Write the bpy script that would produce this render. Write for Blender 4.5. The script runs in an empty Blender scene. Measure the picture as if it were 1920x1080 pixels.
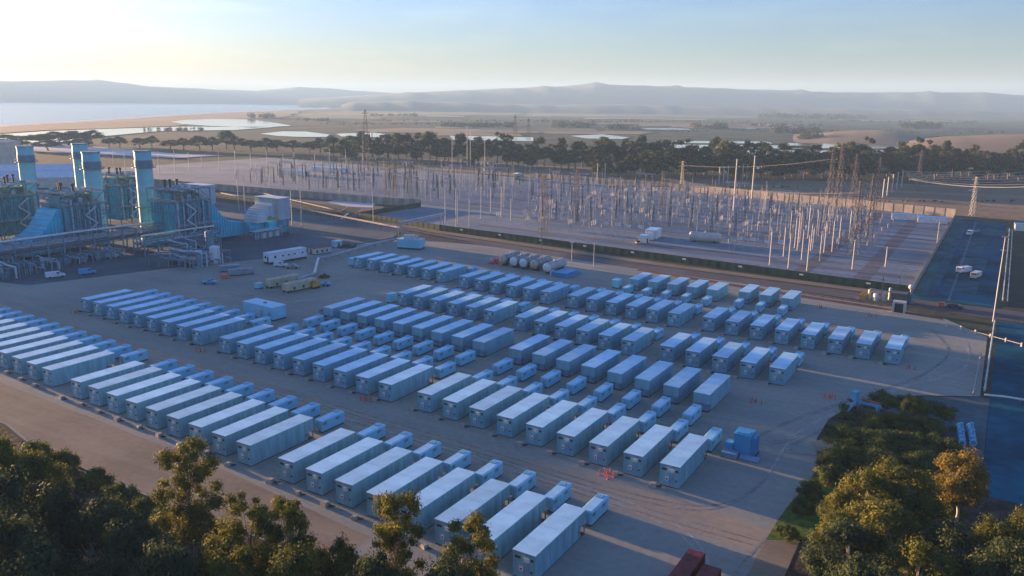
import bpy, bmesh, math, random
from math import sin, cos, pi, radians, sqrt, tan, atan2
from mathutils import Vector, Matrix

random.seed(7)
scene = bpy.context.scene
COL = scene.collection

# ------------------------------------------------------------------ camera
# x runs along the container rows, y along the long side of a container, metres
TH = 0.5417835; PITCH = 0.2247438; ROLL = 0.0115107; FOC = 1535.60; CAMH = 64.0
cam_d = bpy.data.cameras.new("camera"); cam = bpy.data.objects.new("camera", cam_d); COL.objects.link(cam)
scene.camera = cam
cam_d.sensor_width = 36.0; cam_d.lens = 36.0 * FOC / 1920.0
cam_d.clip_start = 1.0; cam_d.clip_end = 90000.0
FW = Vector((-sin(TH) * cos(PITCH), cos(TH) * cos(PITCH), -sin(PITCH)))
UP0 = Vector((-sin(TH) * sin(PITCH), cos(TH) * sin(PITCH), cos(PITCH)))
RT0 = Vector((cos(TH), sin(TH), 0))
RT = cos(ROLL) * RT0 + sin(ROLL) * UP0
UP = -sin(ROLL) * RT0 + cos(ROLL) * UP0
cam.matrix_world = Matrix(((RT.x, UP.x, -FW.x, 0), (RT.y, UP.y, -FW.y, 0), (RT.z, UP.z, -FW.z, CAMH), (0, 0, 0, 1)))
CP = Vector((0, 0, CAMH))

def at(px, py, z=0.0):
    """point of the horizontal plane at height z seen at pixel px, py of the 1920x1080 photograph"""
    d = FW + RT * ((px - 960) / FOC) + UP * ((540 - py) / FOC)
    t = (z - CAMH) / d.z
    return CP + d * t

def pix(p):
    d = Vector(p) - CP; k = d.dot(FW)
    return 960 + FOC * d.dot(RT) / k, 540 - FOC * d.dot(UP) / k

def height_to(base, py):
    """height at which a vertical line over base reaches picture row py"""
    lo, hi = 0.0, 120.0
    for _ in range(40):
        m = (lo + hi) / 2
        if pix((base[0], base[1], m))[1] > py: lo = m
        else: hi = m
    return lo

# ------------------------------------------------------------------ light
SUN_EL = 3.7; SUN_DIR = Vector((-cos(radians(SUN_EL)) * cos(radians(4.0)), cos(radians(SUN_EL)) * sin(radians(4.0)), sin(radians(SUN_EL))))
world = bpy.data.worlds.new("World"); scene.world = world; world.use_nodes = True
wn = world.node_tree.nodes; wl = world.node_tree.links; wn.clear()
sky = wn.new("ShaderNodeTexSky"); sky.sky_type = 'NISHITA'; sky.sun_disc = False
sky.sun_elevation = radians(SUN_EL); sky.sun_rotation = atan2(SUN_DIR.x, SUN_DIR.y); sky.altitude = 60
sky.air_density = 1.0; sky.dust_density = 1.5; sky.ozone_density = 2.9
bg = wn.new("ShaderNodeBackground"); bg.inputs[1].default_value = 0.053
wo = wn.new("ShaderNodeOutputWorld")
# thin high cloud
tc = wn.new("ShaderNodeTexCoord")
mp = wn.new("ShaderNodeMapping"); mp.inputs['Scale'].default_value = (2.6, 2.6, 17.0); mp.inputs['Location'].default_value = (0.35, 0.2, 0.1)
nz = wn.new("ShaderNodeTexNoise"); nz.inputs['Scale'].default_value = 2.4; nz.inputs['Detail'].default_value = 9; nz.inputs['Roughness'].default_value = 0.6
cr = wn.new("ShaderNodeValToRGB"); cr.color_ramp.elements[0].position = 0.50; cr.color_ramp.elements[1].position = 0.72
cr.color_ramp.elements[0].color = (0, 0, 0, 1); cr.color_ramp.elements[1].color = (0.75, 0.75, 0.75, 1)
mx = wn.new("ShaderNodeMix"); mx.data_type = 'RGBA'
mulc = wn.new("ShaderNodeMix"); mulc.data_type = 'RGBA'; mulc.blend_type = 'MULTIPLY'; mulc.inputs[0].default_value = 1.0
CLOUD_GAIN = 1.35
mulc.inputs[7].default_value = (1.35, 1.18, 1.04, 1)
wl.new(tc.outputs['Generated'], mp.inputs[0]); wl.new(mp.outputs[0], nz.inputs['Vector']); wl.new(nz.outputs[0], cr.inputs[0])
wl.new(cr.outputs[0], mx.inputs[0]); wl.new(sky.outputs[0], mx.inputs[6]); wl.new(sky.outputs[0], mulc.inputs[6]); wl.new(mulc.outputs[2], mx.inputs[7])
tint = wn.new("ShaderNodeMix"); tint.data_type = 'RGBA'; tint.blend_type = 'MULTIPLY'; tint.inputs[0].default_value = 1.0
tint.inputs[7].default_value = (0.86, 1.02, 1.60, 1)
wl.new(mx.outputs[2], tint.inputs[6]); wl.new(tint.outputs[2], bg.inputs[0]); wl.new(bg.outputs[0], wo.inputs[0])

sun_d = bpy.data.lights.new("sun", 'SUN'); sun_o = bpy.data.objects.new("sun", sun_d); COL.objects.link(sun_o)
sun_d.energy = 5.0; sun_d.angle = radians(0.5); sun_d.color = (1.0, 0.60, 0.30)
sun_o.rotation_euler = (-SUN_DIR).to_track_quat('-Z', 'Y').to_euler(); sun_o.location = (-300, 0, 300)

scene.view_settings.view_transform = 'Standard'; scene.view_settings.look = 'None'
scene.view_settings.exposure = 2.7; scene.view_settings.gamma = 1.0
scene.render.engine = 'CYCLES'
scene.cycles.max_bounces = 5; scene.cycles.diffuse_bounces = 2; scene.cycles.volume_bounces = 1; scene.cycles.transparent_max_bounces = 8
scene.cycles.use_denoising = True

# ------------------------------------------------------------------ materials
def mat(name, col, rough=0.75, metal=0.0, var=0.15, scale=0.5, bump=0.0, col2=None, detail=5.0, obj=True, vec_scale=None, sheen=None, lo=0.35, hi=0.65, fine=0.0, fine_scale=6.0, bscale=None, spec=0.35):
    m = bpy.data.materials.new(name); m.use_nodes = True
    n = m.node_tree.nodes; l = m.node_tree.links; b = n["Principled BSDF"]
    b.inputs['Roughness'].default_value = rough; b.inputs['Metallic'].default_value = metal
    b.inputs['Specular IOR Level'].default_value = spec
    t = n.new("ShaderNodeTexCoord")
    src = t.outputs['Object' if obj else 'Generated']
    if vec_scale:
        mpn = n.new("ShaderNodeMapping"); mpn.inputs['Scale'].default_value = vec_scale; l.new(src, mpn.inputs[0]); src = mpn.outputs[0]
    z = n.new("ShaderNodeTexNoise"); z.inputs['Scale'].default_value = scale; z.inputs['Detail'].default_value = detail
    l.new(src, z.inputs['Vector'])
    r = n.new("ShaderNodeValToRGB"); r.color_ramp.elements[0].position = lo; r.color_ramp.elements[1].position = hi
    c2 = col2 if col2 else tuple(max(0, c * (1 - var)) for c in col)
    c1 = col if col2 else tuple(min(1, c * (1 + var * 0.6)) for c in col)
    r.color_ramp.elements[0].color = (*c2, 1); r.color_ramp.elements[1].color = (*c1, 1)
    l.new(z.outputs[0], r.inputs[0]); out = r.outputs[0]
    if fine:
        z2 = n.new("ShaderNodeTexNoise"); z2.inputs['Scale'].default_value = fine_scale; z2.inputs['Detail'].default_value = 3; l.new(src, z2.inputs['Vector'])
        r2 = n.new("ShaderNodeValToRGB"); r2.color_ramp.elements[0].position = 0.3; r2.color_ramp.elements[1].position = 0.7
        r2.color_ramp.elements[0].color = (1 - fine,) * 3 + (1,); r2.color_ramp.elements[1].color = (1 + fine * .5,) * 3 + (1,)
        l.new(z2.outputs[0], r2.inputs[0])
        mm = n.new("ShaderNodeMix"); mm.data_type = 'RGBA'; mm.blend_type = 'MULTIPLY'; mm.inputs[0].default_value = 1.0
        l.new(out, mm.inputs[6]); l.new(r2.outputs[0], mm.inputs[7]); out = mm.outputs[2]
    l.new(out, b.inputs['Base Color'])
    if bump:
        z3 = n.new("ShaderNodeTexNoise"); z3.inputs['Scale'].default_value = bscale or scale * 6; z3.inputs['Detail'].default_value = 6; l.new(src, z3.inputs['Vector'])
        bp = n.new("ShaderNodeBump"); bp.inputs['Strength'].default_value = 1.0; bp.inputs['Distance'].default_value = bump
        l.new(z3.outputs[0], bp.inputs['Height']); l.new(bp.outputs[0], b.inputs['Normal'])
    return m

M = {}
M['white'] = mat('white_paint', (.66, .68, .70), .55, var=.10, scale=.35, fine=.06, fine_scale=2)
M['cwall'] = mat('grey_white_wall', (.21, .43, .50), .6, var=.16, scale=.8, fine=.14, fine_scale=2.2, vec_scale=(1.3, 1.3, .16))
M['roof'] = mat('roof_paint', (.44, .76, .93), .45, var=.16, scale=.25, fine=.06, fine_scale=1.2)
def tone(m, a):
    n = m.node_tree.nodes; l = m.node_tree.links; b = n["Principled BSDF"]; src = b.inputs['Base Color'].links[0].from_socket
    oi = n.new("ShaderNodeObjectInfo"); mr = n.new("ShaderNodeMapRange"); mr.inputs['To Min'].default_value = 1 - a; mr.inputs['To Max'].default_value = 1 + a * .5
    l.new(oi.outputs['Random'], mr.inputs['Value']); vm = n.new("ShaderNodeVectorMath"); vm.operation = 'SCALE'
    l.new(src, vm.inputs[0]); l.new(mr.outputs[0], vm.inputs['Scale']); l.new(vm.outputs[0], b.inputs['Base Color'])
tone(M['roof'], .14); tone(M['cwall'], .12)
M['dark'] = mat('dark_metal', (.05, .055, .065), .6)
M['mid'] = mat('grey_steel', (.28, .30, .32), .5, metal=.2)
M['base'] = mat('rusty_base', (.12, .07, .05), .8)
M['door'] = mat('blue_grey_door', (.22, .36, .46), .5)
M['light'] = mat('pale_plastic', (.78, .76, .70), .5)
M['red'] = mat('red_sign', (.55, .09, .07), .5)
M['orange'] = mat('orange_plastic', (.75, .12, .05), .55)
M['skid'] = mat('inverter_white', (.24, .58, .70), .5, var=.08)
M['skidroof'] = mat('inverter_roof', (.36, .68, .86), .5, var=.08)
M['conc'] = mat('concrete', (.42, .37, .31), .9, var=.2, scale=1)
M['cyan'] = mat('blue_cladding', (.012, .50, .64), .5, var=.25, scale=.12, fine=.12, fine_scale=.7)
M['cyan2'] = mat('faded_blue_cladding', (.08, .42, .50), .55, var=.25, scale=.2, fine=.15, fine_scale=.8)
M['stack'] = mat('stack_paint', (.22, .55, .62), .55, var=.12, scale=.1, fine=.08, fine_scale=.5)
M['steelb'] = mat('weathered_blue_steel', (.15, .27, .33), .6, var=.3, scale=.4)
M['pipe'] = mat('pipe_lagging', (.34, .40, .44), .4, metal=.4, var=.2, scale=.4)
M['copper'] = mat('tan_lagging', (.50, .34, .20), .6, var=.3, scale=.6)
M['cream'] = mat('cream_panels', (.55, .50, .42), .6, var=.15, scale=.3)
M['filter'] = mat('filter_house_paint', (.50, .60, .64), .55, var=.12, scale=.2)
M['tan'] = mat('tan_paint', (.48, .42, .28), .6, var=.15, scale=.4)
M['yellow'] = mat('orange_machine', (.60, .30, .05), .5)
M['redcon'] = mat('red_container_paint', (.20, .035, .03), .6, var=.3, scale=.5, fine=.2, fine_scale=2)
M['bluem'] = mat('bright_blue_paint', (.06, .34, .58), .45, var=.1)
M['glass'] = mat('dark_glass', (.03, .04, .05), .15)
M['tyre'] = mat('tyre_rubber', (.02, .02, .02), .9)
M['pole'] = mat('pale_galvanised', (.46, .44, .41), .55, var=.1)
M['brown'] = mat('brown_lattice', (.15, .13, .12), .7)
M['porc'] = mat('insulator', (.45, .40, .38), .4)
M['wire'] = mat('wire', (.10, .09, .09), .6)
M['wall'] = mat('precast_wall', (.44, .37, .30), .85, var=.2, scale=.2)
M['walld'] = mat('precast_wall_dark', (.33, .28, .23), .85, var=.2, scale=.2)
M['green'] = mat('green_fence_mesh', (.035, .07, .045), .8, var=.25, scale=.2)
M['tank'] = mat('tank_steel', (.32, .31, .29), .5, metal=.3, var=.25, scale=.4)
M['tankhead'] = mat('tank_head', (.62, .48, .32), .5, var=.3, scale=.8)
M['wood'] = mat('wood_pole', (.22, .16, .11), .85)
M['water'] = mat('lagoon_water', (.03, .05, .06), .08, var=.1, scale=.01, spec=.5)
M['trunk'] = mat('bark', (.20, .15, .10), .9, var=.4, scale=1.0)
M['trunkp'] = mat('pale_bark', (.42, .37, .30), .85, var=.3, scale=1.0)

def leafmat(name, c1, c2):
    m = bpy.data.materials.new(name); m.use_nodes = True
    n = m.node_tree.nodes; l = m.node_tree.links; b = n["Principled BSDF"]
    b.inputs['Roughness'].default_value = .75; b.inputs['Specular IOR Level'].default_value = .15
    t = n.new("ShaderNodeTexCoord"); z = n.new("ShaderNodeTexNoise"); z.inputs['Scale'].default_value = .45; z.inputs['Detail'].default_value = 8
    l.new(t.outputs['Object'], z.inputs['Vector'])
    r = n.new("ShaderNodeValToRGB"); r.color_ramp.elements[0].position = .38; r.color_ramp.elements[1].position = .62
    r.color_ramp.elements[0].color = (*c1, 1); r.color_ramp.elements[1].color = (*c2, 1)
    l.new(z.outputs[0], r.inputs[0]); l.new(r.outputs[0], b.inputs['Base Color'])
    tr = n.new("ShaderNodeBsdfTranslucent"); l.new(r.outputs[0], tr.inputs[0])
    ms = n.new("ShaderNodeMixShader"); ms.inputs[0].default_value = .3
    o = n["Material Output"]; l.new(b.outputs[0], ms.inputs[1]); l.new(tr.outputs[0], ms.inputs[2]); l.new(ms.outputs[0], o.inputs[0])
    return m
M['leafA'] = leafmat('eucalyptus_leaves', (.050, .075, .018), (.19, .175, .026))
M['leafB'] = leafmat('dark_leaves', (.028, .050, .024), (.070, .090, .034))
M['leafC'] = leafmat('golden_leaves', (.14, .115, .024), (.24, .18, .030))
M['leafD'] = leafmat('shrub_leaves', (.040, .075, .022), (.130, .155, .036))
M['leafF'] = leafmat('olive_leaves', (.06, .07, .028), (.13, .12, .045))
M['leafE'] = leafmat('distant_leaves', (.040, .048, .026), (.085, .078, .038))

# ------------------------------------------------------------------ mesh builder
class MB:
    def __init__(s): s.v = []; s.f = []; s.smooth = []
    def add(s, vs, fs, smooth=False):
        k = len(s.v); s.v.extend([tuple(p) for p in vs])
        s.f.extend([tuple(i + k for i in q) for q in fs]); s.smooth.extend([smooth] * len(fs))
    def box(s, x0, x1, y0, y1, z0, z1, rz=0, c=None):
        vs = [(x0, y0, z0), (x1, y0, z0), (x1, y1, z0), (x0, y1, z0), (x0, y0, z1), (x1, y0, z1), (x1, y1, z1), (x0, y1, z1)]
        if rz:
            cx, cy = c if c else ((x0 + x1) / 2, (y0 + y1) / 2); ca, sa = cos(rz), sin(rz)
            vs = [(cx + (x - cx) * ca - (y - cy) * sa, cy + (x - cx) * sa + (y - cy) * ca, z) for x, y, z in vs]
        s.add(vs, [(0, 3, 2, 1), (4, 5, 6, 7), (0, 1, 5, 4), (1, 2, 6, 5), (2, 3, 7, 6), (3, 0, 4, 7)]); return s
    def bar(s, a, b, w=.1, h=None):
        a = Vector(a); b = Vector(b); h = h or w; d = (b - a)
        if d.length < 1e-6: return s
        d.normalize(); u = d.cross(Vector((0, 0, 1)))
        if u.length < .01: u = Vector((1, 0, 0))
        u.normalize(); t = u.cross(d).normalized(); u = u * w / 2; t = t * h / 2
        s.add([a - u - t, a + u - t, a + u + t, a - u + t, b - u - t, b + u - t, b + u + t, b - u + t],
              [(0, 3, 2, 1), (4, 5, 6, 7), (0, 1, 5, 4), (1, 2, 6, 5), (2, 3, 7, 6), (3, 0, 4, 7)]); return s
    def cyl(s, a, b, r0, r1=None, n=10, cap=True, smooth=True):
        a = Vector(a); b = Vector(b); r1 = r0 if r1 is None else r1; d = (b - a).normalized()
        u = d.cross(Vector((0, 0, 1)))
        if u.length < .01: u = Vector((1, 0, 0))
        u.normalize(); t = d.cross(u)
        vs = []
        for c, r in ((a, r0), (b, r1)):
            for i in range(n):
                q = 2 * pi * i / n; vs.append(c + u * cos(q) * r + t * sin(q) * r)
        s.add(vs, [(i, (i + 1) % n, n + (i + 1) % n, n + i) for i in range(n)], smooth)
        if cap: s.add(vs[:n], [tuple(range(n - 1, -1, -1))]); s.add(vs[n:], [tuple(range(n))])
        return s
    def path(s, pts, r, n=8):
        for a, b in zip(pts, pts[1:]): s.cyl(a, b, r, r, n)
        for p in pts[1:-1]: s.ball(p, r * 1.02, 6, 4)
        return s
    def ball(s, c, r, n=8, m=5, sx=1, sy=1, sz=1):
        vs = []; fs = []
        for j in range(m + 1):
            th = pi * j / m
            for i in range(n): vs.append((c[0] + r * sx * sin(th) * cos(2 * pi * i / n), c[1] + r * sy * sin(th) * sin(2 * pi * i / n), c[2] + r * sz * cos(th)))
        for j in range(m):
            for i in range(n): fs.append((j * n + i, (j + 1) * n + i, (j + 1) * n + (i + 1) % n, j * n + (i + 1) % n))
        s.add(vs, fs, True); return s
    def prism(s, poly, x0, x1):
        """poly of (y, z) extruded along x"""
        n = len(poly); vs = [(x0, y, z) for y, z in poly] + [(x1, y, z) for y, z in poly]
        s.add(vs, [tuple(range(n)), tuple(range(2 * n - 1, n - 1, -1))] + [(i, n + i, n + (i + 1) % n, (i + 1) % n) for i in range(n)]); return s
    def mesh(s, name, m):
        me = bpy.data.meshes.new(name); me.from_pydata(s.v, [], s.f); me.materials.append(m)
        me.polygons.foreach_set('use_smooth', s.smooth); me.update()
        return me
    def build(s, name, m, parent=None):
        me = s.mesh(name, m)
        bm = bmesh.new(); bm.from_mesh(me); bmesh.ops.recalc_face_normals(bm, faces=bm.faces); bm.to_mesh(me); bm.free()
        o = bpy.data.objects.new(name, me); COL.objects.link(o)
        if parent: o.parent = parent
        return o
    def raw(s, name, m, parent=None):
        o = bpy.data.objects.new(name, s.mesh(name, m)); COL.objects.link(o)
        if parent: o.parent = parent
        return o

def tag(o, label=None, cat=None, group=None, kind=None):
    if label: o['label'] = label
    if cat: o['category'] = cat
    if group: o['group'] = group
    if kind: o['kind'] = kind
    return o
def thing(name, label, cat, loc=(0, 0, 0), rz=0, group=None):
    o = bpy.data.objects.new(name, None); COL.objects.link(o); o.location = loc; o.rotation_euler = (0, 0, rz)
    return tag(o, label, cat, group)
def dup(root, loc, rz=0, label=None, group=None, scale=None):
    r = root.copy(); COL.objects.link(r); r.location = loc; r.rotation_euler = (0, 0, rz)
    if label: r['label'] = label
    if group: r['group'] = group
    if scale: r.scale = scale
    for ch in KIDS.get(root.name) or KIDS.setdefault(root.name, [c for c in bpy.data.objects if c.parent == root]):
        c = ch.copy(); COL.objects.link(c); c.parent = r
        for g in (KIDS.get(ch.name) or KIDS.setdefault(ch.name, [c2 for c2 in bpy.data.objects if c2.parent == ch])):
            d = g.copy(); COL.objects.link(d); d.parent = c
    return r
KIDS = {}
def ordn(i):
    b = ['first', 'second', 'third', 'fourth', 'fifth', 'sixth', 'seventh', 'eighth', 'ninth', 'tenth', 'eleventh', 'twelfth', 'thirteenth', 'fourteenth', 'fifteenth', 'sixteenth', 'seventeenth', 'eighteenth', 'nineteenth', 'twentieth']
    return b[i] if i < 20 else 'twenty ' + b[i - 20]

# ------------------------------------------------------------------ ground
def sheet(name, pts, z, m, kind='structure'):
    n = len(pts); mb = MB(); mb.add([(p[0], p[1], z) for p in pts], [tuple(range(n))])
    o = mb.build(name, m)
    if o.data.polygons[0].normal.z < 0: o.data.flip_normals()
    return tag(o, kind=kind)
def psheet(name, pts, z, m, kind='structure'):
    return sheet(name, [at(x, y) for x, y in pts], z, m, kind)
def ab(pts): return [Vector((x, y, 0)) for x, y in pts]

def trackmat(name, base, dark, light, scale=.03, fine=.18):
    m = mat(name, base, .95, col2=dark, scale=scale, detail=8, fine=fine * .6, fine_scale=.8, bump=.02, bscale=1.5, lo=.3, hi=.7, spec=.1)
    n = m.node_tree.nodes; l = m.node_tree.links; b = n["Principled BSDF"]
    old = b.inputs['Base Color'].links[0].from_socket
    t = n.new("ShaderNodeTexCoord"); mpn = n.new("ShaderNodeMapping"); mpn.inputs['Scale'].default_value = (.02, .30, 1); mpn.inputs['Rotation'].default_value = (0, 0, .04)
    z = n.new("ShaderNodeTexNoise"); z.inputs['Scale'].default_value = 1.0; z.inputs['Detail'].default_value = 6; z.inputs['Distortion'].default_value = 1.2
    l.new(t.outputs['Object'], mpn.inputs[0]); l.new(mpn.outputs[0], z.inputs['Vector'])
    r = n.new("ShaderNodeValToRGB"); r.color_ramp.elements[0].position = .45; r.color_ramp.elements[1].position = .66
    r.color_ramp.elements[0].color = (0, 0, 0, 1); r.color_ramp.elements[1].color = (.30, .30, .30, 1)
    l.new(z.outputs[0], r.inputs[0])
    mm = n.new("ShaderNodeMix"); mm.data_type = 'RGBA'; mm.inputs[7].default_value = (*light, 1)
    l.new(r.outputs[0], mm.inputs[0]); l.new(old, mm.inputs[6]); l.new(mm.outputs[2], b.inputs['Base Color'])
    return m
M['dry'] = mat('dry_grass_land', (.115, .110, .058), .95, col2=(.048, .060, .034), scale=.012, detail=10, fine=.25, fine_scale=.12, bump=.2, bscale=.3, spec=.1)
M['gravel'] = trackmat('gravel', (.36, .355, .285), (.25, .26, .22), (.43, .375, .285))
M['dirt'] = trackmat('packed_dirt', (.33, .265, .18), (.22, .18, .125), (.41, .34, .235), scale=.06)
M['asph'] = mat('asphalt', (.065, .11, .125), .85, var=.3, scale=.05, fine=.25, fine_scale=.5, bump=.01, detail=8)
M['asph2'] = mat('old_asphalt', (.11, .10, .10), .9, var=.3, scale=.04, fine=.2, fine_scale=.5, detail=8)
M['pad'] = mat('substation_gravel', (.20, .25, .28), .95, col2=(.11, .17, .21), scale=.03, fine=.2, fine_scale=.4, detail=8)
M['padroad'] = mat('substation_road', (.13, .125, .135), .9, var=.2, scale=.03, fine=.15)
M['sand'] = mat('beach_sand', (.30, .22, .13), .95, var=.3, scale=.004)
M['marsh'] = mat('marsh_ground', (.16, .115, .065), .95, col2=(.09, .075, .045), scale=.004, detail=8)
M['fieldg'] = mat('green_field', (.075, .10, .035), .95, col2=(.05, .065, .03), scale=.003, detail=6)
M['fieldo'] = mat('ploughed_field', (.26, .17, .10), .95, col2=(.16, .115, .07), scale=.004, detail=6)
M['litter'] = mat('leaf_litter', (.11, .088, .060), .95, col2=(.03, .028, .02), scale=.25, detail=8, fine=.35, fine_scale=2, bump=.15, bscale=1.2, spec=.1)
M['weeds'] = mat('dark_field', (.045, .040, .028), .95, col2=(.028, .028, .022), scale=.15, detail=8, fine=.3, fine_scale=1)
M['salt'] = mat('pale_salt_crust', (.62, .58, .54), .8, var=.2, scale=.05)

sheet('ground', ab([(-60000, -3000), (30000, -3000), (30000, 60000), (-60000, 60000)]), -0.6, M['dry'])
near = sheet('yard_ground', ab([(-700, 40), (60, 40), (60, 620), (-700, 620)]), -0.10, M['dry'])
# gravel yard
psheet_pts = ab([(-330, 79), (-165, 79), (-150, 76), (-120, 75), (-60, 76), (-24, 84), (-21, 106), (-20.5, 120), (-22, 140), (-26, 160), (-26, 172), (-22, 187), (-11, 198.5), (0.5, 205), (0.3, 262), (-12, 279), (-40, 288), (-120, 300), (-200, 306), (-245, 300), (-250, 262), (-255, 232), (-272, 192), (-285, 150), (-330, 140)])
sheet('gravel_yard', psheet_pts, 0.0, M['gravel'])
sheet('dirt_road', ab([(-330, 79.5), (-165, 79.5), (-150, 76.5), (-120, 75.5), (-75, 76.5), (-75, 84.6), (-110, 88.2), (-170, 91.0), (-330, 97)]), 0.004, M['dirt'])
M['lane'] = trackmat('lane_gravel', (.42, .34, .235), (.30, .255, .19), (.47, .38, .26), scale=.05)
sheet('dirt_lane', ab([(-330, 119), (-170, 117.5), (-100, 114), (-45, 112.2), (-21.2, 111.5), (-21, 118.2), (-38, 120.7), (-100, 121.8), (-170, 126), (-330, 134)]), 0.004, M['lane'])
sheet('plant_apron', ab([(-700, 100), (-331, 100), (-330, 140), (-285, 150), (-272, 192), (-255, 232), (-250, 262), (-247, 300), (-262, 330), (-330, 335), (-700, 370)]), -0.004, M['asph'])
sheet('access_road', ab([(-700, 400), (-330, 372), (-310, 338), (-250, 313), (-120, 296), (-20, 289), (15, 285), (40, 285), (40, 303), (-30, 301), (-120, 306), (-246, 322), (-302, 350), (-325, 388), (-700, 425)]), 0.008, M['asph2'])
sheet('sand_verge', ab([(-300, 339), (-246, 324.5), (-120, 308), (-30, 303.5), (-26, 308.5), (-120, 314), (-241, 330), (-296, 344)]), 0.012, M['dirt'])
sheet('rusty_verge', ab([(-120, 293.2), (-60, 283), (-26, 278.8), (-12, 276), (-12, 279), (-26, 282.4), (-60, 287.5), (-120, 297.5)]), 0.012, mat('reddish_soil', (.16, .075, .045), .95, var=.3, scale=.1))
sheet('substation_ground', ab([(-700, 392), (-325, 396), (-306, 400), (-306, 342), (-242, 331), (-24, 309.5), (-24.4, 544), (-198, 586), (-344, 605), (-700, 640)]), 0.016, M['pad'])
for k, (yy, w, x0) in enumerate([(338, 5, -236), (372, 4, -238), (402, 5, -300), (440, 4, -300), (478, 5, -300), (515, 4, -300)]):
    sheet('substation_road', ab([(x0, yy + 18 + 3 * k), (-26, yy), (-26, yy + w), (x0, yy + w + 18 + 3 * k)]), 0.020, M['padroad'])
for x in (-66, -44): sheet('substation_lane', ab([(x - 2, 314), (x + 4, 313), (x + 4, 540), (x - 2, 541)]), 0.024, M['padroad'])
sheet('pavement', ab([(-23.4, 303), (1.6, 303), (1.8, 531), (-23.6, 543)]), 0.020, mat('blue_grey_tarmac', (.012, .11, .155), 1.0, var=.45, scale=.05, fine=.2, fine_scale=.4, detail=8, spec=.03))
M['patch'] = mat('lighter_tarmac', (.05, .14, .165), 1.0, var=.4, scale=.2, fine=.2, fine_scale=1, spec=.03)
for k, (x0, x1, y0, y1) in enumerate([(-16, -5, 318, 345), (-14, -4, 370, 400), (-16, -6, 420, 455), (-20, -17, 310, 530), (-8, 0, 478, 505)]):
    sheet('pavement_patch', ab([(x0, y0), (x1, y0 + 1), (x1 + .5, y1), (x0 + .4, y1 + 1)]), .026 + k * .002, M['patch'])
for x in (-12.2, -12.6): sheet('pavement_line', ab([(x, 306), (x + .12, 306), (x - .6, 530), (x - .72, 530)]), .044, M['conc'])
M['grassb'] = mat('bank_grass', (.13, .19, .03), .95, col2=(.06, .10, .02), scale=.8, detail=8, fine=.35, fine_scale=5, bump=.1, bscale=4, spec=.1)
psheet('grass_bank', [(1437, 1012), (1458, 975), (1480, 945), (1512, 912), (1528, 885), (1575, 890), (1560, 960), (1520, 1012)], .02, M['grassb'])
psheet('sandy_bank', [(1403, 1082), (1418, 1045), (1436, 1014), (1500, 1014), (1470, 1082)], .024, M['dirt'])
psheet('sandy_bank', [(1520, 830), (1545, 822), (1572, 822), (1560, 846), (1530, 846)], .024, M['dirt'])
sheet('field', ab([(5, 308), (60, 318), (60, 430), (5, 418)]), 0.004, M['weeds'])
sheet('side_pavement', ab([(2.5, 150), (60, 150), (60, 284), (2.5, 284)]), 0.004, mat('side_tarmac', (.010, .105, .15), 1.0, var=.45, scale=.05, fine=.2, fine_scale=.4, detail=8, spec=.03))
sheet('service_track', ab([(-20, 176), (2.4, 150), (2.4, 204), (.5, 204.5), (-10, 198)]), -0.004, M['asph'])
sheet('undergrowth', ab([(-330, -60), (60, -60), (60, 150), (2, 150), (-4, 176), (-11, 197.5), (-22, 186.2), (-26.5, 172), (-26.5, 160), (-22.5, 140), (-21, 120), (-21.5, 106), (-24.5, 84), (-60, 75.6), (-120, 74.6), (-150, 75.6), (-165, 78.6), (-330, 78.6)]), -0.02, M['litter'])
def ribbon(pts, w, z, m):
    pts = [Vector((x, y, 0)) for x, y in pts]; q = []
    for i in range(len(pts) - 1):
        p0 = pts[max(0, i - 1)]; p1 = pts[i]; p2 = pts[i + 1]; p3 = pts[min(len(pts) - 1, i + 2)]
        for k in range(8):
            t = k / 8; q.append(.5 * ((2 * p1) + (p2 - p0) * t + (2 * p0 - 5 * p1 + 4 * p2 - p3) * t * t + (3 * p1 - p0 - 3 * p2 + p3) * t ** 3))
    q.append(pts[-1]); vs = []; mb = MB()
    for i, p in enumerate(q):
        d = (q[min(i + 1, len(q) - 1)] - q[max(i - 1, 0)]).normalized(); n = Vector((-d.y, d.x, 0)); ww = w * (.7 + .5 * abs(sin(i * .7)))
        vs += [(p.x + n.x * ww / 2, p.y + n.y * ww / 2, z), (p.x - n.x * ww / 2, p.y - n.y * ww / 2, z)]
    mb.add(vs, [(2 * i, 2 * i + 1, 2 * i + 3, 2 * i + 2) for i in range(len(q) - 1)])
    o = mb.build('tyre_track', m)
    if o.data.polygons[0].normal.z < 0: o.data.flip_normals()
    return tag(o, kind='structure')
M['trackd'] = mat('dark_track', (.28, .28, .245), .95, var=.25, scale=.3, fine=.3, fine_scale=1.5, spec=.1)
M['trackl'] = mat('light_track', (.42, .385, .32), .95, var=.2, scale=.3, fine=.25, fine_scale=1.5, spec=.1)
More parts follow.
